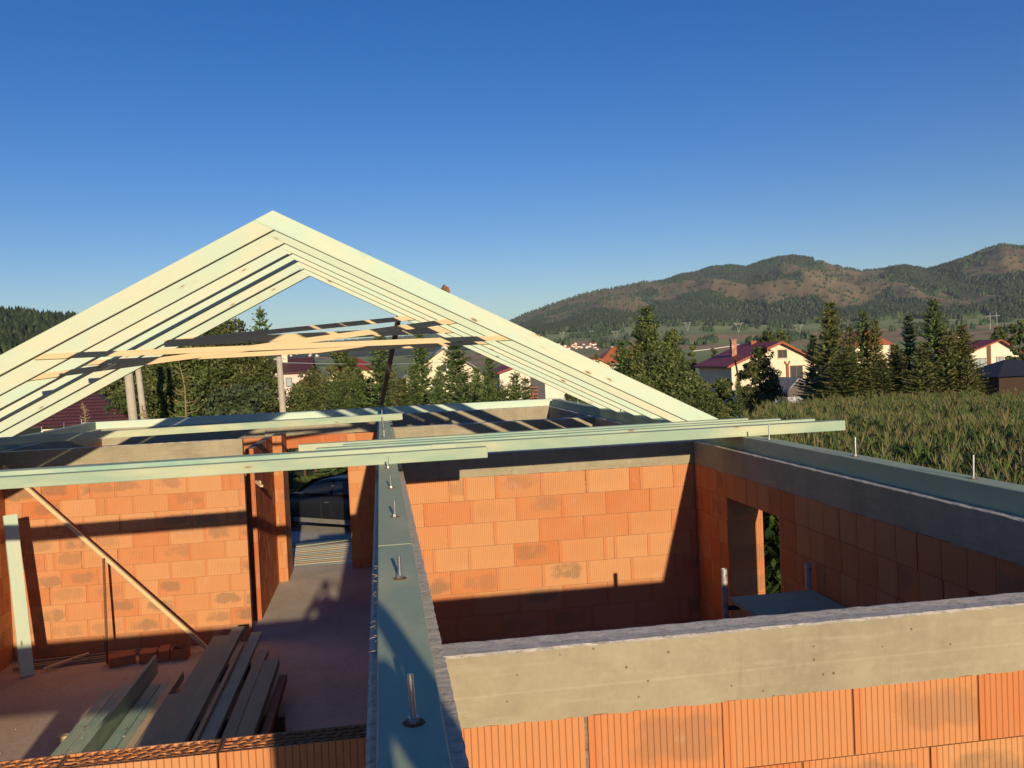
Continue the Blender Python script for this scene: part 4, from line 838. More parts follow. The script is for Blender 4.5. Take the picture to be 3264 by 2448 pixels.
# corn: one stuff object built from a few plant templates
def corn(n_target):
    q = np.random.RandomState(5); T = []
    for v in range(6):
        C = []; U_ = []; W_ = []; rd = []; h = q.uniform(2.0, 2.35)
        for i in range(4): C.append([0, 0, h * (i + .5) / 4]); U_.append([0.02, 0, h / 7.5]); W_.append([0.011, 0.011, 0]); rd.append(0.45)
        a = q.uniform(0, 6.28)
        for i in range(13):
            a += math.pi + q.uniform(-.6, .6); z = h * (0.16 + 0.062 * i); d = np.array([math.cos(a), math.sin(a), 0]); L = q.uniform(.38, .6) * (1 - 0.035 * i); sdv = np.array([-d[1], d[0], 0.15]); c0 = q.uniform(0.1, 0.8)
            C.append(d * L * .28 + [0, 0, z + L * .32]); U_.append(d * L * .3 + [0, 0, L * .36]); W_.append(sdv * 0.042); rd.append(c0 - .12)
            C.append(d * L * .75 + [0, 0, z + L * .50]); U_.append(d * L * .32 + [0, 0, -L * .16]); W_.append(sdv * 0.038); rd.append(c0)
        for i in range(6):
            a = q.uniform(0, 6.28); C.append([math.cos(a) * .05, math.sin(a) * .05, h + .06]); U_.append([math.cos(a) * .07, math.sin(a) * .07, .14]); W_.append([-math.sin(a) * .009, math.cos(a) * .009, 0]); rd.append(q.uniform(.9, 1))
        T.append((quads(np.array(C, float), np.array(U_, float), np.array(W_, float)), np.array(rd)))
    P = []
    y = 5.0; rows = np.arange(4.9, 60, 0.72)
    cand = q.uniform([4.7, -6], [62, 56], (n_target * 6, 2)); cand[:, 0] = np.round(cand[:, 0] / 0.7) * 0.7 + q.normal(0, 0.05, len(cand))
    X, Y = cand.T; dx, dy = X - CAM.x, Y - CAM.y; a = np.arctan2(dx, dy); r = np.hypot(dx, dy)
    ok = (X > 4.9 + np.clip(Y - 6.5, 0, 11.5) * 0.35 + np.clip(Y - 18, 0, 99) * 0.475 + 0.25 * np.sin(Y)) & ((Y > 9.6) | (X > 7.4)) & (a < yaw + 0.60) & (Y < 45.5 + 3 * np.sin(X * .2) + 0.12 * X) & (r < 62) & (q.rand(len(X)) < np.clip(34.0 / r, 0.6, 1))
    X, Y, a, r = X[ok][:n_target], Y[ok][:n_target], a[ok][:n_target], r[ok][:n_target]; Z = terrain(a, r); print('corn', len(X))
    VS = []; RS = []; 
    for v in range(6):
        sel = np.arange(len(X)) % 6 == v; k = sel.sum(); tv, tr = T[v]; an = q.uniform(0, 6.28, k); sc_ = q.uniform(.80, 1.12, k) * (0.92 + 0.16 * vnoise(X[sel] / 4, Y[sel] / 4, 3)); c, s = np.cos(an) * sc_, np.sin(an) * sc_; wide = 1.15
        vx = (tv[:, 0][None] * c[:, None] - tv[:, 1][None] * s[:, None]) * wide + X[sel][:, None] + tv[:, 2][None] * q.normal(0, .05, (k, 1)); vy = (tv[:, 0][None] * s[:, None] + tv[:, 1][None] * c[:, None]) * wide + Y[sel][:, None] + tv[:, 2][None] * q.normal(0, .05, (k, 1)); vz = tv[:, 2][None] * sc_[:, None] + Z[sel][:, None]
        VS.append(np.stack([vx, vy, vz], -1).reshape(-1, 3)); RS.append(np.clip(np.repeat((tr[None] + q.normal(0, .07, (k, 1))).ravel(), 1), 0, 1))
    V = np.concatenate(VS); k = len(V) // 4; return fastmesh('cornfield', V, np.arange(4 * k).reshape(k, 4), np.concatenate(RS))
link('cornfield', corn(22000), M_CORN, label='field of ripening green and tan corn right of the house', kind='stuff', cat='cornfield')
# grass and weeds near the house
def grass(name, n, x0, x1, y0, y1, hmin, hmax, seed, label, wd=0.01, cond=None):
    q = np.random.RandomState(seed); X = q.uniform(x0, x1, n); Y = q.uniform(y0, y1, n); ok = fbm(X * 1.3, Y * 1.3, seed, 3) > 0.40
    if cond is not None: ok &= cond(X, Y)
    X, Y = X[ok], Y[ok]; n = len(X); dx, dy = X - CAM.x, Y - CAM.y; Z = terrain(np.arctan2(dx, dy), np.hypot(dx, dy)); h = q.uniform(hmin, hmax, n); a = q.uniform(0, 6.28, n)
    U_ = np.stack([np.cos(a) * h * .3, np.sin(a) * h * .3, h * .5], -1); W_ = np.stack([-np.sin(a) * wd, np.cos(a) * wd, a * 0], -1)
    V = quads(np.stack([X, Y, Z + h * .45], -1), U_, W_); return link(name, fastmesh(name, V, np.arange(4 * n).reshape(n, 4), q.rand(n)), M_GRASS, label=label, kind='stuff', cat='grass')
grass('lawn', 60000, -7, 1.5, 17.0, 40, 0.03, 0.13, 3, 'patchy short grass around the parked car', 0.008, lambda x, y: (y > 24.4) | (y < 19.7 + 0.35 * np.sin(x * 3)) | ((y < 20.4) & (np.sin(x * 7 + y * 5) > .3)))
grass('weeds', 9000, 4.15, 5.3, -1, 16, 0.25, 0.95, 4, 'rank green weeds along the outer wall by the corn', 0.014)

# ------------------------------------------------------------------ houses
def house(label, x0, x1, y0, y1, zb, ze, zr, wall_m, roof_m, ridge='y', wins=(), chim=(), over=0.45, apex=None, hip=False, group=None, name='house', trim=None):
    cx, cy = (x0 + x1) / 2, (y0 + y1) / 2; h = empty(name, (cx, cy, zb), label=label, cat='house', group=group)
    def add(nm, mb, mat, par=h, **k): mb.v = [(a - cx, b - cy, c - zb) for a, b, c in mb.v]; return link(nm, mb.mesh(nm), mat, par, **k)
    mb = MB(); mb.box(x0, y0, zb - 1.5, x1, y1, ze)
    ax = apex if apex is not None else (cx if ridge == 'y' else cy)
    th = 0.16
    if hip:
        add('wall', mb, wall_m); mb = MB(); e = over; a = [(x0 - e, y0 - e, ze), (x1 + e, y0 - e, ze), (x1 + e, y1 + e, ze), (x0 - e, y1 + e, ze)]; L_ = max(0, (x1 - x0) - (y1 - y0)) / 2 + 0.01
        r1 = (cx - L_, cy, zr); r2_ = (cx + L_, cy, zr); mb.face([a[0], a[1], r2_, r1]); mb.face([a[1], a[2], r2_]); mb.face([a[2], a[3], r1, r2_]); mb.face([a[3], a[0], r1]); mb.face([a[0], a[3], a[2], a[1]])
        fa = MB(); rf = add('roof', mb, roof_m)
    elif ridge == 'y':
        mb.face([(x0, y0, ze), (x1, y0, ze), (ax, y0, zr - th)]); mb.face([(x1, y1, ze), (x0, y1, ze), (ax, y1, zr - th)]); add('wall', mb, wall_m)
        sl, sr = (zr - ze) / (ax - x0), (zr - ze) / (x1 - ax); e = over; xl, xr = x0 - e, x1 + e; zl, zr_ = ze - sl * e + 0.02, ze - sr * e + 0.02; mb = MB()
        mb.prism([(xl, zl), (ax, zr - th), (xr, zr_), (xr, zr_ + th), (ax, zr), (xl, zl + th)][::1], y0 - e, y1 + e); rf = add('roof', mb, roof_m)
        mb = MB(); mb.tube((xl - .06, y0 - e, zl + .02), (xl - .06, y1 + e, zl + .02), .07, .07, 8); add('gutter', mb, M_BROWN); mb = MB(); mb.tube((xr + .06, y0 - e, zr_ + .02), (xr + .06, y1 + e, zr_ + .02), .07, .07, 8); add('gutter', mb, M_BROWN)
        if trim: mb = MB(); mb.prism([(xl, zl - .05), (ax, zr - th - .05), (xr, zr_ - .05), (xr, zr_ + th + .02), (ax, zr + .02), (xl, zl + th + .02)], y0 - e - 0.06, y0 - e - 0.005); add('verge_board', mb, trim)
    else:
        mb.face([(x1, y0, ze), (x1, y1, ze), (x1, ax, zr - th)]); mb.face([(x0, y1, ze), (x0, y0, ze), (x0, ax, zr - th)]); add('wall', mb, wall_m)
        s0, s1 = (zr - ze) / (ax - y0), (zr - ze) / (y1 - ax); e = over; mb = MB(); pr = [(y0 - e, ze - s0 * e + .02), (ax, zr - th), (y1 + e, ze - s1 * e + .02), (y1 + e, ze - s1 * e + .02 + th), (ax, zr), (y0 - e, ze - s0 * e + .02 + th)]
        mb.prism(pr, x0 - e, x1 + e); mb.v = [(b, a, c) for a, b, c in mb.v]; mb.f = [f[::-1] for f in mb.f]; mb.uv = [u[::-1] for u in mb.uv]; rf = add('roof', mb, roof_m)
    for (wx, wz, ww, wh, fm_, gm_) in wins:
        mb = MB(); f = 0.09; a, b, c, d = wx - ww / 2, wx + ww / 2, wz - wh / 2, wz + wh / 2; yo = y0 - 0.05
        mb.box(a, yo, c, a + f, y0 + .02, d); mb.box(b - f, yo, c, b, y0 + .02, d); mb.box(a + f, yo, c, b - f, y0 + .02, c + f); mb.box(a + f, yo, d - f, b - f, y0 + .02, d)
        if ww > 0.9: mb.box(wx - .05, yo, c + f, wx + .05, y0 + .02, d - f)
        wf = add('window', mb, fm_); mb = MB(); mb.box(a + .02, y0 - 0.02, c + .02, b - .02, y0 + 0.01, d - .02); p = add('pane', mb, gm_, wf); mb = MB(); mb.box(a - .08, y0 - .14, c - .07, b + .08, y0 - .055, c - .02); add('sill', mb, M_WHITE, wf)
    for (px, py, pw, z0c, z1c, m_) in chim:
        mb = MB(); mb.box(px - pw / 2, py - pw / 2, z0c, px + pw / 2, py + pw / 2, z1c - .12); mb.box(px - pw / 2 - .06, py - pw / 2 - .06, z1c - .12, px + pw / 2 + .06, py + pw / 2 + .06, z1c); add('chimney', mb, m_, rf)
    return h, add
def vx(xv, D): return from_view(xv, D)[0]
def vz(xv, yv, D): return ztop(xv, yv, D)
D = 85; Y0 = CAM.y + D
h, add = house('cream gabled house with a red tile roof and rusty chimney, left of the tall spruces', vx(1581, D), vx(1766, D), Y0, Y0 + 9, -2.8, vz(1581, 789, D), vz(1686, 737, D), M_CREAM, M_ROOFRED, 'y',
    [(vx(1692, D), vz(1692, 764, D), 1.0, 0.85, M_BROWN, M_GLASS), (vx(1721, D), vz(1721, 803, D), 1.35, 1.3, M_BROWN, M_GLASS)], [(vx(1600, D) + 1.0, Y0 + 4, 0.52, vz(1600, 765, D) - .6, vz(1600, 731, D), plain('weathered_chimney', (.42, .22, .15), .9, 0, .5, 3)), (vx(1676, D) + .3, Y0 + 6, 0.6, 4.2, vz(1676, 733, D), M_REDB)], 0.55, vx(1687, D), trim=M_REDB)
mb = MB(); px, pz = vx(1701, D), vz(1701, 800, D); mb.box(px - .12, Y0 - .2, -2.6, px + .12, Y0 - .02, vz(1701, 789, D)); mb.obox((px, Y0 - .1, vz(1701, 790, D)), (px - .28, Y0 - .1, vz(1701, 780, D)), .12, .12); mb.obox((px, Y0 - .1, vz(1701, 790, D)), (px + .3, Y0 - .1, vz(1701, 780, D)), .12, .12); add('downpipe', mb, M_REDB)
D = 132; Y0 = CAM.y + D
h, add = house('cream gabled house at the right edge with a brown strip up its gable', vx(2072, D), vx(2204, D), Y0, Y0 + 9, -3.6, vz(2090, 768, D), vz(2154, 733, D), M_LIGHTR, M_ROOFRED, 'y',
    [(vx(2161, D), vz(2161, 779, D), 1.35, 1.35, M_REDB, M_CURT), (vx(2186, D), vz(2186, 779, D), 1.5, 1.35, M_BROWN, M_GLASS), (vx(2118, D), vz(2118, 784, D), 2.2, 1.6, M_BROWN, M_CURT)], [(vx(2112, D), Y0 + 5, .8, 4.5, vz(2112, 730, D), M_LIGHTR)], 0.9, vx(2154, D) + .3, trim=M_REDB)
mb = MB(); mb.box(vx(2133, D), Y0 - .08, vz(2138, 820, D), vx(2142, D), Y0 - .01, vz(2138, 745, D)); add('brown_panel', mb, M_BROWN)
D = 66; Y0 = CAM.y + D
h, add = house('black-roofed open shelter at the lower right edge', vx(2158, D), vx(2300, D), Y0, Y0 + 5, -2.0, vz(2170, 813, D), vz(2240, 775, D), plain('shelter_shade_walls', (.045, .025, .018), .8), M_ROOFBLACK, 'y', [], [], .5, hip=True, name='garden_shelter')  # closed walls coloured near black in place of shade under the open roof
D = 76; Y0 = CAM.y + D
h, add = house('small shed with a dark grey sheet-metal roof beside the cream gable', vx(1700, D), vx(1775, D), Y0, Y0 + 4, -2.3, vz(1700, 842, D), vz(1722, 815, D), plain('shed_boards', (.12, .105, .09), .8), M_ROOFGREY, 'y', [], [], .4, vx(1722, D), name='shed')
D = 130; Y0 = CAM.y + D
h, add = house('pale pink house with a dark maroon roof and cream chimney', vx(548, D), vx(668, D), Y0, Y0 + 8, -4.0, vz(620, 803, D), vz(620, 773, D), M_PINK, M_ROOFMAROON, 'x',
    [(vx(625, D), vz(625, 825, D), 0.9, 1.25, M_DARKMETAL, M_CURT), (vx(597, D), vz(597, 825, D), 1.2, 1.3, M_DARKMETAL, M_GLASS)], [(vx(614, D), Y0 + 3, .75, 4.0, vz(614, 766, D), M_CREAM)], .6)
mb = MB(); mb.box(vx(578, D), Y0 - 1.0, vz(590, 815, D), vx(606, D), Y0 - .02, vz(590, 804, D)); add('balcony', mb, M_PINK)
D = 112; Y0 = CAM.y + D
house('yellow house with a red hipped roof, mostly hidden behind trees', vx(712, D), vx(818, D), Y0, Y0 + 6, -3.5, vz(765, 800, D), vz(765, 768, D), M_YELLOWR, M_ROOFRED, hip=True)
D = 108; Y0 = CAM.y + D
house('cream house whose wide gable carries a grey sheet roof, behind the spruces', vx(878, D), vx(1046, D), Y0, Y0 + 9, -3.6, vz(900, 812, D), vz(960, 750, D), M_CREAM, M_ROOFGREY, 'y',
    [(vx(960, D), vz(960, 795, D), .85, 1.0, M_WHITE, M_GLASS), (vx(940, D), vz(940, 840, D), 1.0, 1.1, M_WHITE, M_CURT)], [(vx(962, D) + .3, Y0 + 3, .7, 4.2, vz(964, 741, D), M_LIGHTR)], .7, vx(961, D))
D = 72; Y0 = CAM.y + D
h, add = house('white house with a red-brown roof and a dark recessed balcony', vx(1080, D), vx(1262, D), Y0, Y0 + 8, -2.5, vz(1085, 806, D), vz(1150, 772, D), M_LIGHTR, M_ROOFRED, 'y', [], [], .4, vx(1165, D))
mb = MB(); mb.box(vx(1146, D), Y0 - .04, vz(1160, 872, D), vx(1177, D), Y0 - .01, vz(1160, 806, D)); add('recess_shade_panel', mb, M_DARKMETAL)  # flat dark panel on the wall face, painted shade for the recessed balcony
mb = MB()
for i in range(4): z_ = vz(1150, 860, D) + .28 * i; mb.box(vx(1136, D), Y0 - .35, z_, vx(1160, D), Y0 - .3, z_ + .1)
mb.box(vx(1147, D), Y0 - .4, vz(1150, 872, D), vx(1149.5, D), Y0 - .352, vz(1150, 843, D)); add('balcony_rail', mb, M_REDB)
D = 100; Y0 = CAM.y + D
house('low house with an orange-red gable roof and black chimney behind the rafters', vx(1262, D), vx(1318, D), Y0, Y0 + 7, -3.2, vz(1262, 790, D), vz(1292, 771, D), M_CREAM, M_ROOFORANGE, 'y', [], [(vx(1267, D), Y0 + 3, .6, 3.2, vz(1267, 760, D), M_DARKMETAL)], .4, vx(1290, D))
D = 125; Y0 = CAM.y + D
house('house with a bright orange tiled hip roof left of the dense trees', vx(1300, D), vx(1378, D), Y0, Y0 + 5, -3.5, vz(1330, 783, D), vz(1330, 748, D), M_LIGHTR, M_ROOFORANGE, hip=True)
D = 150; Y0 = CAM.y + D
house('red hip-roofed house showing between the spruce tips', vx(1850, D), vx(1926, D), Y0, Y0 + 7, -4, vz(1890, 745, D), vz(1890, 706, D), M_CREAM, M_ROOFORANGE, hip=True)
D = 39; Y0 = CAM.y + D
house('low pavilion with a dark maroon hipped sheet roof at the far left', vx(85, D), vx(265, D), Y0, Y0 + 3.4, -1.0, vz(175, 917, D), vz(175, 863, D) + .25, M_LIGHTR, M_ROOFMAROON, hip=True, name='pavilion', over=.5)

# board fence
D = 71; Y0 = CAM.y + D; fr = empty('board_fence', (vx(1640, D), Y0, ground_z(vx(1640, D), Y0)), label='pale grey board fence standing behind the corner of the cornfield', cat='fence')
q = random.Random(8); xa, xb = vx(1553, D), vx(1760, D); x = xa; mb = MB(); gz = ground_z(vx(1640, D), Y0)
while x < xb: wd = q.uniform(.62, .78); ht = vz(1640, 861, D) + q.uniform(-.05, .05) - q.uniform(0, .03); mb.box(x, Y0 + q.uniform(-.02, .02), gz - .3, x + wd - .06, Y0 + .05, ht); x += wd
mb.v = [(a - fr.location.x, b - fr.location.y, c - fr.location.z) for a, b, c in mb.v]; link('panels', mb.mesh('panels'), plain('fence_grey', (0.50, 0.50, 0.50), .7), fr)
mb = MB(); mb.box(xa, Y0 + .06, gz + .4, xb, Y0 + .12, gz + .5); mb.box(xa, Y0 + .06, gz + 1.5, xb, Y0 + .12, gz + 1.6); mb.v = [(a - fr.location.x, b - fr.location.y, c - fr.location.z) for a, b, c in mb.v]; link('rails', mb.mesh('rails'), M_BROWN, fr)

# poles and wires
D = 33
for i, (xb_, xt, lb, wd) in enumerate([(296, 284, 'thicker left pole of the concrete pair at the left', .34), (321, 307, 'slimmer right pole of the concrete pair at the left', .24)]):
    bx, by = from_view(xb_, D); tx, _ = from_view(xt, D); zt = 6.0; mb = MB(); gz = ground_z(bx, by); zb_ = vz(xb_, 905, D)
    dx = (tx - bx) * (zt - zb_) / (vz(xt, 790, D) - zb_); mb.tube((0, 0, -(zb_ - gz) - .3 + 0), (dx, 0, zt - zb_), wd / 2, wd / 2 * .8, 12)
    o = link('utility_pole', mb.mesh('utility_pole', smooth=False), M_POLE, label=lb, cat='pole', group='concrete poles'); o.location = (bx, by, zb_)
bx, by = from_view(612, 42); mb = MB(); zt = vz(607, 770, 42); mb.tube((0, 0, -.4), (-.12, 0, zt + .9), .17, .13, 10); mb.box(-.35, -.04, zt + .75, .15, .04, zt + .83)
o = link('utility_pole', mb.mesh('utility_pole'), M_POLE, label='lone concrete pole in front of the pink house', cat='pole', group='concrete poles'); o.location = (bx, by, -.9)
bx, by = from_view(1612, 68); mb = MB(); mb.tube((0, 0, -.4), (-.9, 0, 5.3), .11, .07, 8); o = link('utility_pole', mb.mesh('utility_pole'), M_BROWN, label='dark leaning wooden pole before the red-roofed house', cat='pole'); o.location = (bx, by, -2.0)
def wire(p0, p1, r, label, sag=.3):
    mb = MB(); p0 = Vector(p0); p1 = Vector(p1); prev = p0
    for i in range(1, 13):
        t = i / 12; p = p0.lerp(p1, t); p.z -= sag * 4 * t * (1 - t); mb.tube(prev, p, r, r, 5, cap=False); prev = p
    return link('power_cable', mb.mesh('power_cable'), M_WHITE, label=label, cat='cable', group='overhead cables')
wire((*from_view(607, 42), vz(607, 783, 42)), (*from_view(1010, 90), vz(1010, 778, 90)), .02, 'overhead cable running right from the lone concrete pole', .2)
wire((*from_view(1500, 150), vz(1500, 758, 150)), (*from_view(1612, 150), vz(1612, 742, 150)), .06, 'overhead cable reaching the roof of the red-roofed house', .1)
# pylons on the hillside
def on_terrain(xv, yv, rmin=700, rmax=5000):
    a = yaw + math.atan((xv - 1106) / 1926); r = np.linspace(rmin, rmax, 4000); z = terrain(np.full_like(r, a), r); e = (z - CAM.z) / (r * math.cos(a - yaw)) * 1926; t = hor(xv) - yv
    i = np.argmax(e >= t) if (e >= t).any() else np.argmin(abs(e - t)); rr_ = r[i]; return CAM.x + rr_ * math.sin(a), CAM.y + rr_ * math.cos(a), float(z[i]), rr_
def pylon(xv, yb, hv, kind, label):
    x, y, z, r = on_terrain(xv, yb); h = hv / 1926 * r; t = h * .010 + .10; mb = MB()
    if kind == 'V':
        mb.tube((0, 0, 0), (-h * .28, 0, h), t, t, 5); mb.tube((0, 0, 0), (h * .28, 0, h), t, t, 5); mb.tube((-h * .5, 0, h), (h * .5, 0, h), t, t, 5)
        for s_ in (-1, 1): mb.tube((s_ * h * .5, 0, h), (s_ * h * .2, 0, h * .82), t * .6, t * .6, 4)
        mb.tube((-h * .24, 0, h * .86), (h * .24, 0, h * .86), t * .6, t * .6, 4)
    else:
        for s_ in (-1, 1): mb.tube((s_ * h * .18, 0, 0), (s_ * h * .17, 0, h * 1.05), t * 1.3, t, 5)
        mb.tube((-h * .36, 0, h * .84), (h * .36, 0, h * .84), t * 1.2, t * 1.2, 5)
    o = link('pylon', mb.mesh('pylon'), plain('pylon_grey', (.42, .42, .40), .6), label=label, cat='pylon', group='power pylons on the foothills'); o.location = (x, y, z - .5); o.rotation_euler = (0, 0, -math.atan2(x - CAM.x, y - CAM.y))
for xv, yb, hv, kd, lb in [(1165, 735, 13, 'V', 'smallest funnel pylon, nearest to the rafters'), (1219, 731, 13, 'V', 'second funnel pylon from the left'), (1282, 727, 14, 'H', 'twin-legged pylon between the left funnel pylons'), (1334, 733, 18, 'V', 'funnel pylon above the village'), (1490, 714, 18, 'V', 'funnel pylon right of the tallest tree tip'), (1600, 718, 20, 'V', 'funnel pylon over the ploughed field'), (1729, 724, 22, 'V', 'funnel pylon just left of the tall spruces'), (2150, 712, 32, 'H', 'large twin-legged pylon at the right edge')]:
    pylon(xv, yb, hv, kd, lb)
# village
q = random.Random(12); vr = [M_ROOFORANGE, M_ROOFRED, M_ROOFGREY, M_ROOFORANGE]; vw = [M_LIGHTR, M_WHITE, M_CREAM]; protos = {}
spots = [(1195 + q.uniform(0, 135), q.uniform(742, 754)) for i in range(34)] + [(1080 + q.uniform(0, 40), q.uniform(768, 775)) for i in range(8)] + [(620 + q.uniform(0, 70), q.uniform(762, 768)) for i in range(9)]
for i, (xv, yv) in enumerate(spots):
    x, y, z, r = on_terrain(xv, yv + 2, 900); key = i % 5; s_ = r / 1926 * (5.2 + q.uniform(-1.2, 1.8)) / 9
    gl, gg = ('small white-walled red-roofed village house far across the fields', 'houses of the distant village')
    if key not in protos or True:
        if key in protos: hh = dup(protos[key], (x, y, z), q.uniform(-.6, .6), s_, label=gl, group=gg)
        else:
            hh, _ = house(gl, x - 4.5, x + 4.5, y - 4, y + 4, z, z + 4.2, z + 7.6, vw[key % 3], vr[key % 4], 'x' if key % 2 else 'y', group=gg, name='village_house', over=.4); hh.scale = (s_,) * 3; protos[key] = hh
xc, yc, zc, rc = on_terrain(1180, 742, 900); s_ = rc / 1926
mb = MB(); mb.box(-4 * s_, -3 * s_, -1, -1 * s_, 0, 9 * s_); mb.box(-1 * s_, -3 * s_, -1, 8 * s_, 1, 4 * s_); o = link('church', mb.mesh('church'), M_WHITE, label='white church-like block with a square tower left of the village', cat='church'); o.location = (xc, yc, zc)

# ------------------------------------------------------------------ car, planks outside
def car(label, loc, rz, paint, name='parked_car'):
    c = empty(name, loc, rz, label=label, cat='car')
    L = [(-2.08, .42, .62, .70), (-2.0, .30, .80, .80), (-1.55, .24, .92, .84), (-0.95, .22, .98, .86), (0.1, .22, 1.0, .87), (1.2, .22, 1.0, .87), (1.75, .26, .98, .85), (2.0, .30, .90, .80), (2.06, .40, .70, .72)]
    def loft(sec, nm, mat, par=c):
        mb = MB(); n = len(sec[0])
        for a, b in zip(sec, sec[1:]):
            for i in range(n - 1): mb.face([a[i], b[i], b[i + 1], a[i + 1]])
        mb.face(sec[0][::-1]); mb.face(sec[-1]); o = link(nm, mb.mesh(nm, merge=True, smooth=True), mat, par); m_ = o.modifiers.new('sub', 'SUBSURF'); m_.levels = m_.render_levels = 2; return o
    sec = []
    for x, zb, zt, w_ in L: sec.append([(x, -w_ * .9, zb), (x, -w_, zb + .06), (x, -w_ * 1.0, (zb + zt) / 2), (x, -w_ * .97, zt - .06), (x, -w_ * .86, zt), (x, 0, zt + .03), (x, w_ * .86, zt), (x, w_ * .97, zt - .06), (x, w_, (zb + zt) / 2), (x, w_, zb + .06), (x, w_ * .9, zb), (x, 0, zb), (x, -w_ * .9, zb)])
    loft(sec, 'body', paint)
    cab = [(-1.05, .96, .98, .74), (-.45, .96, 1.36, .66), (.1, .96, 1.45, .64), (.9, .96, 1.45, .64), (1.5, .96, 1.38, .64), (1.95, .96, 1.0, .72)]; sec = []
    for x, zb, zt, w_ in cab: sec.append([(x, -.82, zb), (x, -w_, zt - .03), (x, -w_ * .85, zt), (x, w_ * .85, zt), (x, w_, zt - .03), (x, .82, zb), (x, 0, zb), (x, -.82, zb)])
    loft(sec, 'cabin', paint)
    for s in (-1, 1):
        for nm, p in (('side_window', [(-.80, 1.03), (-.36, 1.32), (.28, 1.38), (.28, 1.02)]), ('side_window', [(.36, 1.02), (.36, 1.38), (1.15, 1.36), (1.45, 1.06)])):
            mb = MB(); f = [(a, s * (.845 - (b - .96) * .38), b) for a, b in p]; g = [(a, yy - s * .06, b) for a, yy, b in f]; mb.face(f); mb.face(g[::-1])
            for i in range(4): j = (i + 1) % 4; mb.face([f[i], g[i], g[j], f[j]])
            link(nm, mb.mesh(nm), M_CARGLASS, c)
        mb = MB(); mb.box(-.02, s * .872 - .01, .30, .0, s * .872 + .01, .95); mb.box(.33, s * .874 - .006, .28, .345, s * .874 + .006, .98); link('door_seam', mb.mesh('door_seam'), M_RUBBER, c)
        mb = MB(); mb.box(.12, s * .885 - .015, .80, .28, s * .885 + .015, .825); link('door_handle', mb.mesh('door_handle'), M_STEEL, c)
        mb = MB(); mb.box(-1.0, s * .865 - .02, .24, 1.0, s * .865 + .02, .36); link('sill', mb.mesh('sill'), plain('grey_plastic', (.16, .15, .13), .7), c)
        for x in (-1.28, 1.28):
            mb = MB(); y = s * .78; mb.tube((x, y - .1, .31), (x, y + .1, .31), .31, .31, 28); wh = link('wheel', mb.mesh('wheel'), M_RUBBER, c)
            mb = MB(); yo = y + s * .103; mb.tube((x, y, .31), (x, yo, .31), .19, .18, 20); link('rim', mb.mesh('rim'), plain('rim_grey', (.30, .30, .31), .45, .6), wh)
        mb = MB(); mb.obox((-2.03, s * .45, .66), (-1.86, s * .74, .70), .03, .12); link('headlight', mb.mesh('headlight'), M_CURT, c)
    mb = MB(); mb.face([(-1.0, -.70, 1.02), (-1.0, .70, 1.02), (-.5, .60, 1.36), (-.5, -.60, 1.36)][::-1]); mb.face([(-1.02, -.70, 1.04), (-1.02, .70, 1.04), (-.52, .60, 1.38), (-.52, -.60, 1.38)]); link('windscreen', mb.mesh('windscreen'), M_CARGLASS, c)
    return c
cp = N('dark_car_paint', .38, .35); cp.color((.012, .013, .017)); cp.b.inputs['Coat Weight'].default_value = .15
gz = ground_z(-1, 20.4)
car('dark blue car seen side-on through the far doorway', (-1.0, 22.2, gz), R(-38), cp.mat)
car('second dark car partly hidden behind the first one in the doorway', (-0.2, 26.6, ground_z(-.2, 26.6)), R(-25), cp.mat)
q = random.Random(4)
for i in range(11):
    y = 15.56 + i * .150; timber('outdoor_plank', (-2.6, y - .04 + q.uniform(-.01, .01), -.15 + .005 * i + q.uniform(0, .004)), (0.6, y + .10 + .035 * i + q.uniform(-.02, .02), -.15 + .005 * i + q.uniform(0, .004)), .19, .14, M_LATH if i % 3 else M_RAFTER, None, .003, label='pale sawn plank in the heap lying outside the far doorway', cat='plank', group='planks heaped outside the doorway')
mb = MB(); mb.box(-2.7, -.3, 0, .9, .3, .02)
o = timber('outdoor_board', (-2.7, 17.55, -.02), (0.9, 18.35, .02), .5, .03, M_OLDPLANK, None, .003, label='wide grey-green board on the far side of the plank heap', cat='board')

mb = MB(); q = random.Random(2); n = 30
pts = [(-2.6 + 3.4 * i / n, 19.35 + .25 * math.sin(i * .9) + q.uniform(-.1, .1)) for i in range(n + 1)]
for (xa_, ya_), (xb_, yb_) in zip(pts, pts[1:]):
    mb.face([(xa_, ya_, ground_z(xa_, ya_) + .012), (xb_, yb_, ground_z(xb_, yb_) + .012), (xb_, 24.6, ground_z(xb_, 24.6) + .02), (xa_, 24.6, ground_z(xa_, 24.6) + .02)])
link('gravel_path', mb.mesh('gravel_path', merge=True), plain('pale_gravel', (.50, .47, .42), .95, 0, .3, 20), kind='structure')
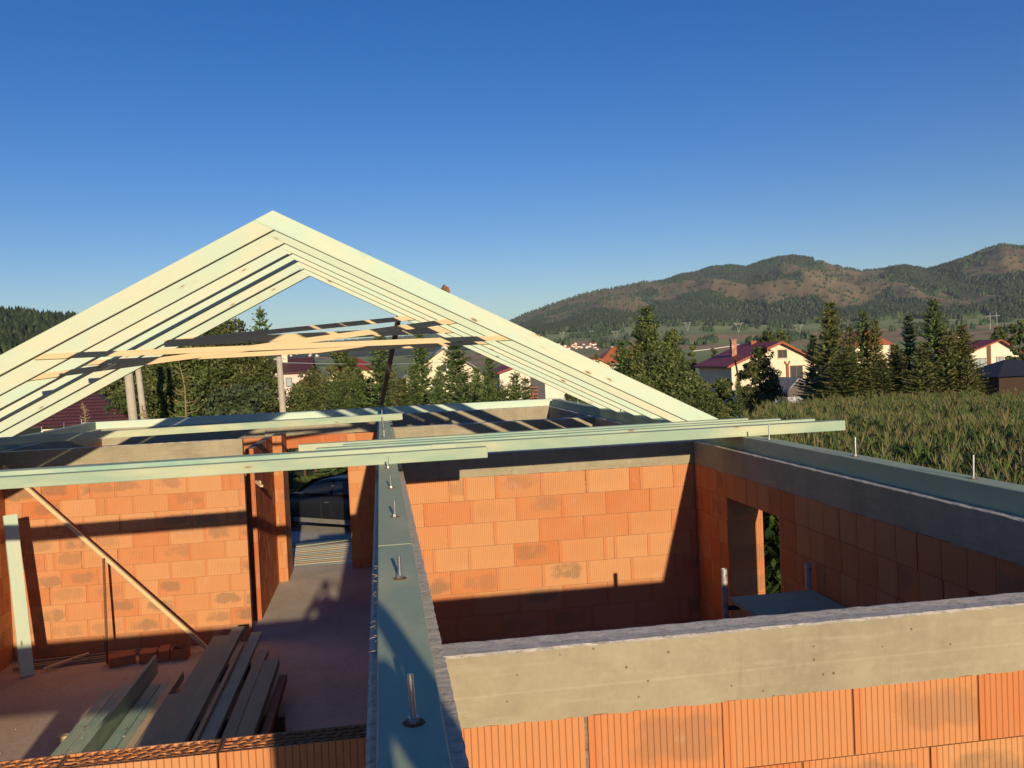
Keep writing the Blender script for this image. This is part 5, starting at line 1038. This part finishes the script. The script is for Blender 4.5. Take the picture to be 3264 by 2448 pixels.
# ------------------------------------------------------------------ the photographer, standing behind the view on a trestle
def skin(name, verts, edges, mat, parent=None, root=0, sub=2, **k):
    me_ = bpy.data.meshes.new(name); me_.from_pydata([v[:3] for v in verts], edges, []); o = link(name, me_, mat, parent, **k)
    m_ = o.modifiers.new('skin', 'SKIN'); m_.use_smooth_shade = True; s = o.modifiers.new('sub', 'SUBSURF'); s.levels = s.render_levels = sub
    for i, v in enumerate(verts): r_ = v[3]; me_.skin_vertices[0].data[i].radius = (r_, r_) if not hasattr(r_, '__len__') else r_
    me_.skin_vertices[0].data[root].use_root = True; return o
M_SHIRT = plain('work_shirt', (.10, .12, .18), .9); M_SKIN = plain('skin', (.50, .28, .19), .6); M_HAIR = plain('hair', (.05, .03, .02), .8)
px, py, pz = 0.16, -3.42, 2.42
bv = [(px, py, pz + .92, .155), (px, py, pz + 1.12, .14), (px, py, pz + 1.34, .165), (px, py, pz + 1.47, .07), (px, py + .01, pz + 1.55, .065),
      (px - .19, py, pz + 1.40, .065), (px - .36, py + .12, pz + 1.16, .048), (px - .16, py + .34, pz + 1.48, .035), (px - .10, py + .37, pz + 1.55, .028),
      (px + .19, py, pz + 1.40, .065), (px + .38, py + .10, pz + 1.14, .048), (px + .22, py + .32, pz + 1.46, .035), (px + .17, py + .36, pz + 1.54, .028),
      (px - .10, py, pz + .84, .10), (px - .13, py + .02, pz + .47, .065), (px - .14, py - .02, pz + .09, .045), (px - .14, py + .14, pz + .04, .04),
      (px + .10, py, pz + .84, .10), (px + .13, py + .02, pz + .47, .065), (px + .14, py - .02, pz + .09, .045), (px + .15, py + .14, pz + .04, .04)]
be = [(0, 1), (1, 2), (2, 3), (3, 4), (2, 5), (5, 6), (6, 7), (7, 8), (2, 9), (9, 10), (10, 11), (11, 12), (0, 13), (13, 14), (14, 15), (15, 16), (0, 17), (17, 18), (18, 19), (19, 20)]
person = skin('person', bv, be, M_SHIRT, label='person in dark work clothes holding up both hands to take the picture', cat='person')
hv_ = [(px, py + .01, pz + 1.55, .055), (px, py + .02, pz + 1.63, (.075, .09)), (px, py + .01, pz + 1.71, (.078, .098)), (px, py, pz + 1.78, (.055, .07))]
skin('head', hv_, [(0, 1), (1, 2), (2, 3)], M_SKIN, person)
skin('hair', [(px, py - .03, pz + 1.68, (.075, .08)), (px, py - .012, pz + 1.76, (.075, .088)), (px, py - .02, pz + 1.80, (.05, .06))], [(0, 1), (1, 2)], M_HAIR, person)
for s, (hx, hy, hz) in ((-1, (px - .10, py + .37, pz + 1.55)), (1, (px + .17, py + .36, pz + 1.54))):
    v = [(hx, hy, hz, .028), (hx - s * .01, hy + .02, hz + .05, (.036, .018))]; e = [(0, 1)]
    for f in range(4):
        b = len(v); o_ = (f - 1.5) * .019; v += [(hx - s * .012, hy + .025 + o_ * .3, hz + .085 + o_, .010), (hx - s * .045, hy + .03, hz + .10 + o_, .009), (hx - s * .068, hy + .02, hz + .098 + o_, .008)]; e += [(1, b), (b, b + 1), (b + 1, b + 2)]
    b = len(v); v += [(hx - s * .02, hy - .005, hz + .03, .011), (hx - s * .05, hy - .012, hz + .045, .010)]; e += [(0, b), (b, b + 1)]
    skin('hand', v, e, M_SKIN, person, sub=1)
tr = empty('trestle', (px, -3.5, 0), label='tall wooden trestle the photographer stands on', cat='trestle')
mb = MB(); mb.box(-.7, -.35, 2.36, .7, .35, 2.41); link('deck', mb.mesh('deck'), M_GREY, tr)
for a in (-.62, .62):
    for b in (-.3, .3): mb = MB(); mb.obox((a, b * 1.4, 0), (a, b, 2.36), .08, .08, (1, 0, 0)); link('leg', mb.mesh('leg'), M_GREY, tr)

# ------------------------------------------------------------------ haze
HZ = 9500.0
mb = MB(); mb.box(-HZ, -HZ, -60, HZ, HZ + 2600, 620)
hm = bpy.data.materials.new('haze'); hm.use_nodes = True; t = hm.node_tree; t.nodes.clear(); o_ = t.nodes.new('ShaderNodeOutputMaterial'); pv = t.nodes.new('ShaderNodeVolumePrincipled'); pv.inputs['Color'].default_value = (.72, .82, 1, 1); pv.inputs['Density'].default_value = 5.0e-5; pv.inputs['Anisotropy'].default_value = 0.0
t.links.new(pv.outputs[0], o_.inputs['Volume']); link('haze', mb.mesh('haze'), hm, kind='stuff')
